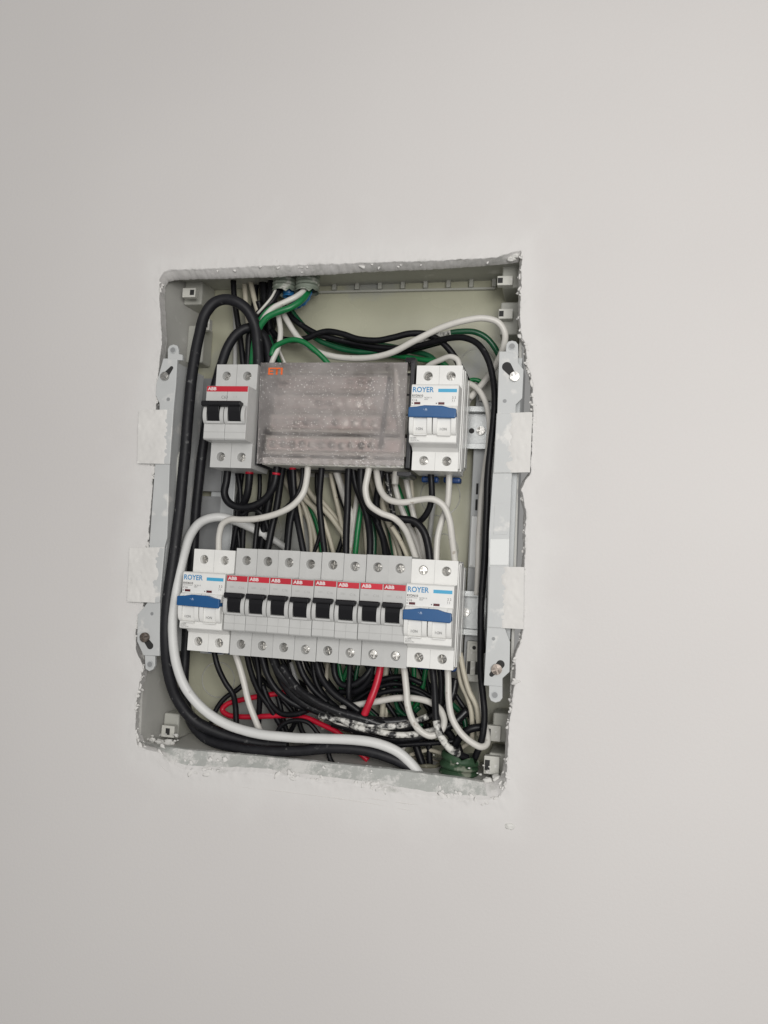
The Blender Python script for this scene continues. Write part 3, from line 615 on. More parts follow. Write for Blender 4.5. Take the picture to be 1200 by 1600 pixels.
# cover
def dust_mat():
    m = bpy.data.materials.new('dusty_clear_plastic'); m.use_nodes = True; nt = m.node_tree; N = nt.nodes; L = nt.links
    out = N['Material Output']; N.remove(N['Principled BSDF']); tc = N.new('ShaderNodeTexCoord')
    def nz(sc, d=5):
        n = N.new('ShaderNodeTexNoise'); n.inputs['Scale'].default_value = sc; n.inputs['Detail'].default_value = d; L.new(tc.outputs['Object'], n.inputs['Vector']); return n
    tr = N.new('ShaderNodeBsdfTransparent'); tr.inputs[0].default_value = (.95, .93, .93, 1)
    rf = N.new('ShaderNodeBsdfRefraction'); rf.inputs['Color'].default_value = (.95, .93, .92, 1); rf.inputs['Roughness'].default_value = .38; rf.inputs['IOR'].default_value = 1.3
    m0 = N.new('ShaderNodeMixShader'); m0.inputs[0].default_value = .34; L.new(tr.outputs[0], m0.inputs[1]); L.new(rf.outputs[0], m0.inputs[2])
    gl = N.new('ShaderNodeBsdfGlossy'); gl.inputs['Roughness'].default_value = .12; fr = N.new('ShaderNodeFresnel'); fr.inputs[0].default_value = 1.5
    m1 = N.new('ShaderNodeMixShader'); L.new(fr.outputs[0], m1.inputs[0]); L.new(m0.outputs[0], m1.inputs[1]); L.new(gl.outputs[0], m1.inputs[2])
    df = N.new('ShaderNodeBsdfDiffuse'); df.inputs[0].default_value = (.58, .545, .535, 1)
    n1 = nz(38, 7); mr = N.new('ShaderNodeMapRange'); mr.inputs[1].default_value = .3; mr.inputs[2].default_value = .7; mr.inputs[3].default_value = .04; mr.inputs[4].default_value = .40; L.new(n1.outputs['Fac'], mr.inputs[0])
    mix = N.new('ShaderNodeMixShader'); L.new(mr.outputs[0], mix.inputs[0]); L.new(m1.outputs[0], mix.inputs[1]); L.new(df.outputs[0], mix.inputs[2])
    v = N.new('ShaderNodeTexVoronoi'); v.inputs['Scale'].default_value = 500; v.inputs['Randomness'].default_value = 1; L.new(tc.outputs['Object'], v.inputs['Vector'])
    n2 = nz(55, 3); sz = N.new('ShaderNodeMapRange'); sz.inputs[1].default_value = .35; sz.inputs[2].default_value = .75; sz.inputs[3].default_value = .11; sz.inputs[4].default_value = .30; L.new(n2.outputs['Fac'], sz.inputs[0])
    lt = N.new('ShaderNodeMath'); lt.operation = 'LESS_THAN'; L.new(v.outputs['Distance'], lt.inputs[0]); L.new(sz.outputs[0], lt.inputs[1])
    ml = N.new('ShaderNodeMath'); ml.operation = 'MULTIPLY'; ml.inputs[1].default_value = .65; L.new(lt.outputs[0], ml.inputs[0])
    sp = N.new('ShaderNodeBsdfDiffuse'); sp.inputs[0].default_value = (.72, .71, .70, 1)
    mix2 = N.new('ShaderNodeMixShader'); L.new(ml.outputs[0], mix2.inputs[0]); L.new(mix.outputs[0], mix2.inputs[1]); L.new(sp.outputs[0], mix2.inputs[2]); L.new(mix2.outputs[0], out.inputs[0])
    return m
M['cover'] = dust_mat()
CY_ = -2.5; q = [xz(*c, CY_) for c in ((407, 566.5), (637, 566), (631, 727), (401, 724))]
cov = D(MB().prism_y(q, CY_, CY_+1.4).build('cover', M['cover'], db, .3))
ED = MB(); 
(x0, z0), (x1, z1) = q[0], q[1]
ED.add([(x0+.3, CY_+1.45, z0), (x1-.3, CY_+1.45, z1), (x1-.3, 24, z1+1), (x0+.3, 24, z0+1), (x0+.3, CY_+1.45, z0-1.2), (x1-.3, CY_+1.45, z1-1.2), (x1-.3, 24, z1-.2), (x0+.3, 24, z0-.2)], [(0, 1, 2, 3), (7, 6, 5, 4), (0, 4, 5, 1), (1, 5, 6, 2), (2, 6, 7, 3), (3, 7, 4, 0)])
ED.build('cover_edge', M['cover'], cov)
pl = at(418, 585, CY_-.1)
lt_ = link('lettering', text_mesh('lettering', 'ETI', 5.6, 1.25, .25), M['orange_print'], cov); lt_.location = (pl.x*S, (CY_-.15)*S, pl.z*S)

# ---------------------------------------------------------------- conduits
def conduit(name, label, cat, m, pts, r, pitch=3.2, torn=0, group=None):
    path = catmull([Vector(p) for p in pts], .5); rs = [r*(1+.07*math.sin(i*.5/pitch*2*math.pi)) for i in range(len(path))]
    mb = MB(); n = 20; t = (path[1]-path[0]).normalized(); u = t.orthogonal().normalized(); vs = []; fs = []
    for i, p in enumerate(path):
        tn = (path[min(i+1, len(path)-1)]-path[max(i-1, 0)]).normalized(); u = (u-tn*u.dot(tn)).normalized(); w = tn.cross(u)
        for k in range(n):
            a = 2*math.pi*k/n; e = Vector()
            if torn and i >= len(path)-6: e = tn*torn*(noise.noise(Vector((k*.9, r, 1)))+.2)*(i-len(path)+6)/5
            vs.append(p+e+(u*math.cos(a)+w*math.sin(a))*rs[i])
    for i in range(len(path)-1):
        for k in range(n): fs.append((i*n+k, i*n+(k+1) % n, (i+1)*n+(k+1) % n, (i+1)*n+k))
    mb.add(vs, fs, True); o = mb.build(name, m); s = o.modifiers.new('thickness', 'SOLIDIFY'); s.thickness = -.7*S
    return tag(o, label, cat, group)
def dn(px, py, y, up_): p = at(px, py, y); return [(p.x, y, p.z+up_), (p.x, y, p.z+up_*.5), (p.x, y, p.z)]
conduit('conduit', 'grey-green corrugated conduit end at the top, left of the blue-lined one', 'conduit', M['conduit_green'], dn(444, 456, 36, 20), 9, torn=4)
conduit('conduit', 'grey-green corrugated conduit end at the top with a blue tube curling out', 'conduit', M['conduit_green'], dn(480, 456, 34, 20), 9, torn=4)
p = at(478, 452, 38)
conduit('conduit', 'bright blue tube curling out of the right conduit end at the top', 'conduit', M['conduit_blue'], [(p.x+1, 38, p.z+6), (p.x+1, 37, p.z-3), (p.x-2, 36, p.z-10), (p.x-10, 35, p.z-14)], 4.2, 4)
p = at(452, 452, 42)
conduit('conduit', 'dark blue tube stub inside the left conduit end at the top', 'conduit', M['conduit_blue'], [(p.x, 42, p.z+6), (p.x, 42, p.z), (p.x, 42, p.z-7)], 4.4, 4)
p = at(718, 1182, 28)
conduit('conduit', 'dark green corrugated conduit stub standing in the bottom right corner', 'conduit', M['conduit_bottom'], [(p.x, 28, p.z-18), (p.x, 28, p.z-7), (p.x+1, 28, p.z)], 13.5, 5, torn=5)
p = at(665, 1190, 44)
conduit('conduit', 'brown dusty conduit stub at the bottom beside the dark green one', 'conduit', M['conduit_brown'], [(p.x, 44, p.z-14), (p.x, 44, p.z-7), (p.x, 44, p.z)], 11.5, 4, torn=3)

# ---------------------------------------------------------------- wires
def fill_y(pts):
    pts = [list(p) for p in pts]; known = [i for i, p in enumerate(pts) if len(p) == 3]
    for i, p in enumerate(pts):
        if len(p) == 3: continue
        a = max([k for k in known if k < i], default=None); b = min([k for k in known if k > i], default=None)
        if a is None: y = pts[b][2]
        elif b is None: y = pts[a][2]
        else: y = pts[a][2]+(pts[b][2]-pts[a][2])*(i-a)/(b-a)
        p.append(y)
    return pts
def wire(label, m, w, pts, group=None, name='wire', cat='wire', tape=None, part=None, n=12):
    P = [at(*p) for p in fill_y(pts)]; path = catmull(P)
    r = w/2*sum(zdep(p) for p in P)/len(P)/FPX
    for i, v in enumerate(path):            # a hand-bent wire is never perfectly smooth
        k = noise.noise_vector(v*.035)*.35; v += Vector((k.x, k.y*.5, k.z))
    rs = [r*(1+.03*noise.noise(v*.15)) for v in path]
    o = tag(tube(MB(), path, rs, n).build(name, M[m]), label, cat, group)
    if part:                                # a painted or stripped stretch: a thin sleeve over the same path
        pm, f0, f1, nm = part; a, b = int(f0*len(path)), int(f1*len(path))
        tube(MB(), path[a:b], r*1.06, n).build(nm, M[pm], o)
    return o
WIRES = [
 # -- thick cables
 ('thick black cable in the large loop at upper left, running down the left edge', 'kt', 17.5, [(404, 590, 30), (403, 545, 28), (398, 507, 22), (386, 484, 18), (370, 472, 15), (351, 468, 14), (334, 474, 13), (320, 492, 12), (310, 528, 10), (301, 580, 8), (295, 640, 6), (290, 700, 5), (284, 760, 4), (278, 820, 3), (270, 880, 2), (262, 940, 1), (259, 1000, 2), (263, 1050, 6), (277, 1092, 12), (304, 1126, 18), (345, 1146, 22), (400, 1161, 26), (450, 1164, 30)], None, 'cable', 'cable'),
 ('thick black cable in the smaller loop behind the two-pole breaker, passing along the box floor', 'kt', 15.5, [(421, 600, 36), (421, 560, 36), (414, 530, 36), (402, 515, 34), (389, 512, 30), (372, 520, 27), (357, 540, 25), (346, 570, 24), (336, 605, 24), (325, 650, 26), (317, 700, 28), (311, 750, 30), (306, 800, 32), (303, 850, 34), (298, 910, 36), (293, 970, 36), (289, 1030, 34), (288, 1080, 32), (297, 1125, 28), (320, 1153, 22), (370, 1168, 16), (420, 1174, 14), (470, 1173, 14), (520, 1169, 14), (570, 1173, 15), (610, 1184, 16), (640, 1199, 17), (665, 1222, 19)], None, 'cable', 'cable'),
 ('thick white cable sweeping from behind the left white breaker along the bottom', 'wt', 15, [(420, 839, 44), (396, 826, 42), (368, 814, 38), (340, 808, 32), (315, 815, 24), (298, 835, 16), (288, 865, 9), (279, 905, 3), (272, 950, 0), (270, 990, 1), (275, 1035, 3), (290, 1075, 6), (318, 1108, 9), (355, 1132, 11), (400, 1146, 12), (450, 1152, 12), (500, 1154, 12), (550, 1156, 12), (590, 1162, 13), (622, 1175, 14), (645, 1196, 16), (664, 1222, 18)], None, 'cable', 'cable'),
 ('pale grey inner core leaving the cut end of the thick white cable', 'gr', 11, [(419, 838, 46), (435, 848, 48), (452, 862, 52), (465, 885, 56)]),
 # -- top left
 ('black wire dropping straight from the box top left of the conduits', 'k', 9, [(364, 425, 40), (366, 465, 41), (371, 500, 42), (377, 540, 43), (382, 590, 44)]),
 ('cream wire dropping from the top beside the left black wire', 'b', 8, [(381, 428, 52), (384, 470, 52), (388, 510, 53), (390, 560, 54)]),
 ('cream wire slanting down from the top into the black wires', 'b', 8, [(389, 428, 48), (397, 465, 47), (404, 490, 47), (412, 530, 48)]),
 ('pale grey wire at the very back of the left top corner', 'gr', 7, [(366, 470, 60), (368, 520, 60), (367, 600, 60)]),
 ('broad black cable hanging from the top just left of the conduits', 'k', 15, [(411, 426, 50), (413, 460, 50), (420, 500, 50), (426, 560, 51), (426, 600, 52)]),
 ('black wire bent from the left conduit down behind the big loop', 'k', 11, [(436, 452, 36), (426, 470, 34), (412, 482, 33), (399, 497, 34), (391, 520, 38), (388, 560, 42), (386, 600, 44)]),
 ('second broad black cable hanging from the top against the left conduit', 'k', 13, [(425, 426, 46), (424, 455, 45), (418, 480, 45), (408, 510, 46), (402, 550, 48), (400, 600, 50)]),
 ('thin white wire edging the black wires below the left conduit', 'w', 4, [(431, 452, 31), (424, 465, 29), (413, 478, 28), (402, 490, 29)]),
 ('white wire leaving the right conduit over the bright green wire', 'w', 9, [(479, 444, 36), (476, 453, 31), (462, 464, 26), (445, 472, 24), (427, 481, 23), (414, 495, 24), (405, 512, 28), (398, 535, 36)]),
 ('bright green wire leaving the right conduit under the white one', 'g', 10, [(484, 450, 36), (474, 467, 29), (455, 480, 24), (433, 488, 22), (417, 496, 22), (405, 512, 24), (398, 532, 30), (393, 575, 38)]),
 ('bright green wire edging the white one left of the conduits', 'g', 6, [(430, 476, 27), (418, 484, 25), (408, 495, 25), (400, 510, 28), (396, 530, 34)]),
 ('bright green wire close to the second black loop', 'g', 7, [(410, 492, 34), (400, 510, 36), (396, 540, 38), (393, 590, 40)]),
 ('white wire hanging from the conduits to the top edge of the cover', 'w', 8.5, [(432, 480, 34), (436, 500, 33), (438, 522, 32), (434, 545, 31), (426, 563, 30), (420, 585, 30)]),
 ('thin white wire and its dark neighbour ending at the cover corner', 'w', 4, [(433, 540, 42), (440, 555, 42), (448, 572, 42)]),
 ('dark green wire behind the white hanging wire', 'gd', 7, [(420, 525, 46), (428, 545, 46), (440, 572, 46)]),
 ('long white wire crossing above the cover and looping at the right bracket', 'w', 10, [(438, 482, 38), (448, 500, 38), (460, 520, 38), (474, 536, 37), (492, 548, 36), (515, 556, 34), (545, 560, 31), (580, 559, 27), (612, 551, 23), (650, 531, 19), (690, 512, 16), (725, 501, 14), (757, 497, 14), (779, 504, 16), (789, 522, 19), (786, 545, 24), (776, 568, 30), (760, 592, 36), (735, 622, 42)]),
 ('black wire running from the conduits over the cover to the right black drop', 'k', 10, [(444, 478, 44), (456, 496, 43), (474, 510, 43), (496, 522, 43), (525, 530, 43), (560, 537, 43), (600, 543, 42), (640, 543, 38), (672, 536, 33), (700, 529, 28), (725, 528, 24), (747, 538, 20), (762, 560, 17), (770, 590, 15), (773, 625, 13), (771, 660, 12), (766, 700, 11), (762, 750, 11), (760, 800, 11), (758, 850, 12), (755, 900, 14), (752, 950, 16), (751, 1000, 18), (751, 1050, 20), (755, 1090, 20), (757, 1120, 20), (753, 1155, 20), (742, 1185, 24)]),
 ('glossy black wire close behind the right vertical black wire', 'k', 9, [(774, 640, 20), (770, 680, 20), (763, 720, 20), (760, 780, 20), (761, 840, 20), (757, 890, 21), (754, 930, 22), (752, 970, 24), (755, 1020, 26)]),
 ('upper black wire arching over the cover and diving behind the upper white breaker', 'k', 10, [(424, 516, 48), (436, 528, 47), (456, 532, 45), (478, 529, 42), (497, 521, 40), (512, 518, 39), (535, 522, 38), (560, 530, 37), (590, 532, 36), (615, 527, 35), (640, 521, 34), (665, 522, 34), (687, 532, 34), (705, 550, 35), (720, 575, 37), (733, 602, 42)]),
 ('middle black wire along the top bundle above the cover', 'k', 9, [(505, 523, 46), (540, 535, 46), (580, 545, 46), (625, 550, 45), (660, 542, 42), (690, 534, 40)]),
 ('green wire arching in front of the white wire at the top left of the cover', 'g', 8.5, [(424, 556, 30), (428, 544, 29), (442, 535, 28), (460, 531, 27), (475, 535, 27), (490, 546, 28), (505, 560, 30), (520, 578, 32)]),
 ('dark green wire in the top bundle with paint on its far stretch', 'gd', 9, [(452, 480, 50), (468, 502, 50), (492, 528, 49), (520, 541, 49), (555, 549, 48), (595, 549, 47), (632, 541, 44), (665, 530, 42), (695, 522, 40), (720, 518, 40), (742, 519, 41), (760, 528, 43), (774, 545, 46), (783, 565, 50)], None, 'wire', 'wire', None, ('mw', .58, .76, 'paint_splash')),
 ('green wire under the top bundle reaching the upper white breaker', 'g', 8, [(500, 534, 53), (540, 547, 53), (590, 553, 52), (630, 557, 50), (660, 562, 48), (690, 566, 46), (705, 580, 46)]),
 ('second green wire across the middle of the top bundle', 'gd', 9, [(510, 530, 54), (550, 541, 54), (600, 540, 54), (640, 548, 53), (670, 556, 52), (690, 575, 52)]),
 ('short white wire hooped over the upper white breaker', 'w', 9, [(655, 590, 40), (668, 573, 36), (688, 563, 30), (704, 558, 26), (715, 563, 25), (718, 575, 25), (718, 592, 25)]),
 ('white wire leaving behind the upper white breaker and ending cut beside the lower one', 'w', 9, [(722, 596, 40), (737, 601, 36), (750, 612, 32), (760, 632, 29), (765, 660, 27), (764, 690, 27), (758, 730, 28), (752, 780, 29), (749, 830, 29), (747, 880, 29), (745, 930, 29)]),
 ('white wire crossing low behind the right black wire', 'w', 8, [(766, 588, 46), (752, 603, 47), (738, 618, 48), (726, 640, 49)]),
 ('short green wire end right of the upper white breaker', 'g', 7, [(725, 600, 50), (736, 594, 50), (746, 594, 50), (756, 600, 52)]),
 ('white wire seen blurred through the dusty cover near its right edge', 'w', 9, [(620, 576, 12), (620, 592, 8), (621, 630, 6), (626, 662, 8), (630, 690, 14)]),
 ('black wire seen slanting through the dusty cover near its right side', 'k', 7, [(609, 590, 2), (606, 615, 1.5), (602, 640, 1.5), (598, 672, 1.5), (595, 695, 3)]),
 ('black wire filling the gap behind the big loop at upper left', 'k', 10, [(400, 428, 56), (398, 470, 56), (396, 520, 57), (398, 600, 58)]),
 ('black wire just left of the cover corner behind the second loop', 'k', 11, [(420, 440, 56), (430, 490, 56), (420, 530, 56), (412, 600, 56)]),
 ('black wire crossing the cream wires at upper left', 'k', 9, [(404, 470, 44), (412, 500, 50), (420, 530, 52), (424, 590, 54)]),
 # -- between the rows, left
 ('thick black jumper bent in a U under the grey two-pole breaker', 'k', 12, [(357, 722, 20), (354, 752, 20), (351, 772, 20), (358, 786, 20), (376, 793, 20), (398, 790, 20), (416, 778, 20), (428, 758, 19), (434, 725, 18)], None, 'wire', 'wire', None, ('r', .90, .945, 'red_ferrule')),
 ('black jumper dropping from the right pole of the grey two-pole breaker', 'k', 12, [(390, 722, 22), (389, 750, 23), (386, 772, 25), (380, 788, 28), (374, 805, 34)], None, 'wire', 'wire', None, ('r', .14, .24, 'red_ferrule')),
 ('black wire slanting down left below the two-pole breaker', 'k', 8, [(369, 728, 38), (375, 765, 38), (374, 800, 38), (367, 835, 40), (360, 880, 44)]),
 ('black wire crossing the left upright below the two-pole breaker', 'k', 8, [(380, 728, 44), (374, 770, 44), (370, 810, 45), (374, 850, 47), (378, 890, 50)]),
 ('black wire hanging straight below the right pole into the second narrow breaker', 'k', 8, [(386, 790, 40), (380, 830, 41), (379, 880, 44)]),
 ('black wire hanging below the jumper to the third narrow breaker', 'k', 8, [(410, 780, 40), (402, 820, 38), (396, 880, 36)]),
 ('black wire from the block corner down to the second narrow breaker', 'k', 11, [(444, 715, 24), (438, 755, 28), (432, 795, 30), (424, 830, 30), (414, 880, 28)]),
 ('broad black wire beside the jumper leaning left', 'k', 13, [(430, 715, 36), (424, 760, 38), (417, 800, 40), (410, 840, 44), (402, 885, 48)]),
 ('black wire curving under the U jumper behind the white wire', 'k', 8, [(378, 806, 30), (388, 797, 30), (400, 797, 31), (412, 808, 33), (420, 830, 36)]),
 ('black wire from the block into the third narrow breaker', 'k', 10, [(457, 715, 22), (459, 755, 24), (460, 785, 24), (454, 815, 22), (447, 880, 20)], None, 'wire', 'wire', None, ('r', .08, .13, 'red_ferrule')),
 ('black wire slanting right into the fourth narrow breaker', 'k', 10, [(452, 720, 34), (455, 760, 30), (461, 795, 26), (468, 830, 22), (477, 880, 20)]),
 ('black wire hugging the white wire below the left of the cover', 'k', 7, [(473, 715, 22), (472, 752, 21), (464, 774, 20), (450, 790, 22), (434, 802, 26), (418, 808, 30)]),
 ('white wire from the cover sweeping left and down into the left white breaker', 'w', 10, [(481, 715, 14), (480, 745, 12), (474, 770, 10), (458, 789, 9), (434, 802, 9), (405, 810, 10), (378, 812, 12), (360, 812, 14), (348, 819, 16), (343, 835, 18), (342, 858, 20), (342, 880, 22)]),
]
bw = 'white wires fanning down between cover and lower row'
fan = [((470, 730), (480, 762), (497, 786), (520, 812), (548, 855), (560, 890)), ((462, 738), (474, 776), (493, 797), (504, 830), (512, 885)), ((470, 735), (480, 780), (499, 801), (512, 832), (528, 890)),
       ((466, 770), (478, 800), (485, 830), (487, 885)), ((470, 775), (486, 815), (493, 845), (496, 885)), ((500, 780), (517, 800), (535, 825), (556, 862)), ((440, 735), (448, 757), (462, 780), (482, 812), (500, 885))]
for k, f in enumerate(fan): WIRES.append((('cream wire in the fan under the left half of the cover, topmost to the right', 'cream wire in the fan, second from its left, under the cover', 'cream wire in the fan directly left of the green sliver under the cover', 'leftmost thin cream wire at the foot of the fan under the cover', 'second thin cream wire at the foot of the fan under the cover', 'short cream wire at the right edge of the fan under the cover', 'cream wire starting furthest left behind the black wires under the cover')[k], 'b', (8, 8, 7, 6.5, 6.5, 8, 8)[k], [(*f[0], 46+2*k)]+[q for q in f[1:-1]]+[(*f[-1], 52+1.5*k)], bw))
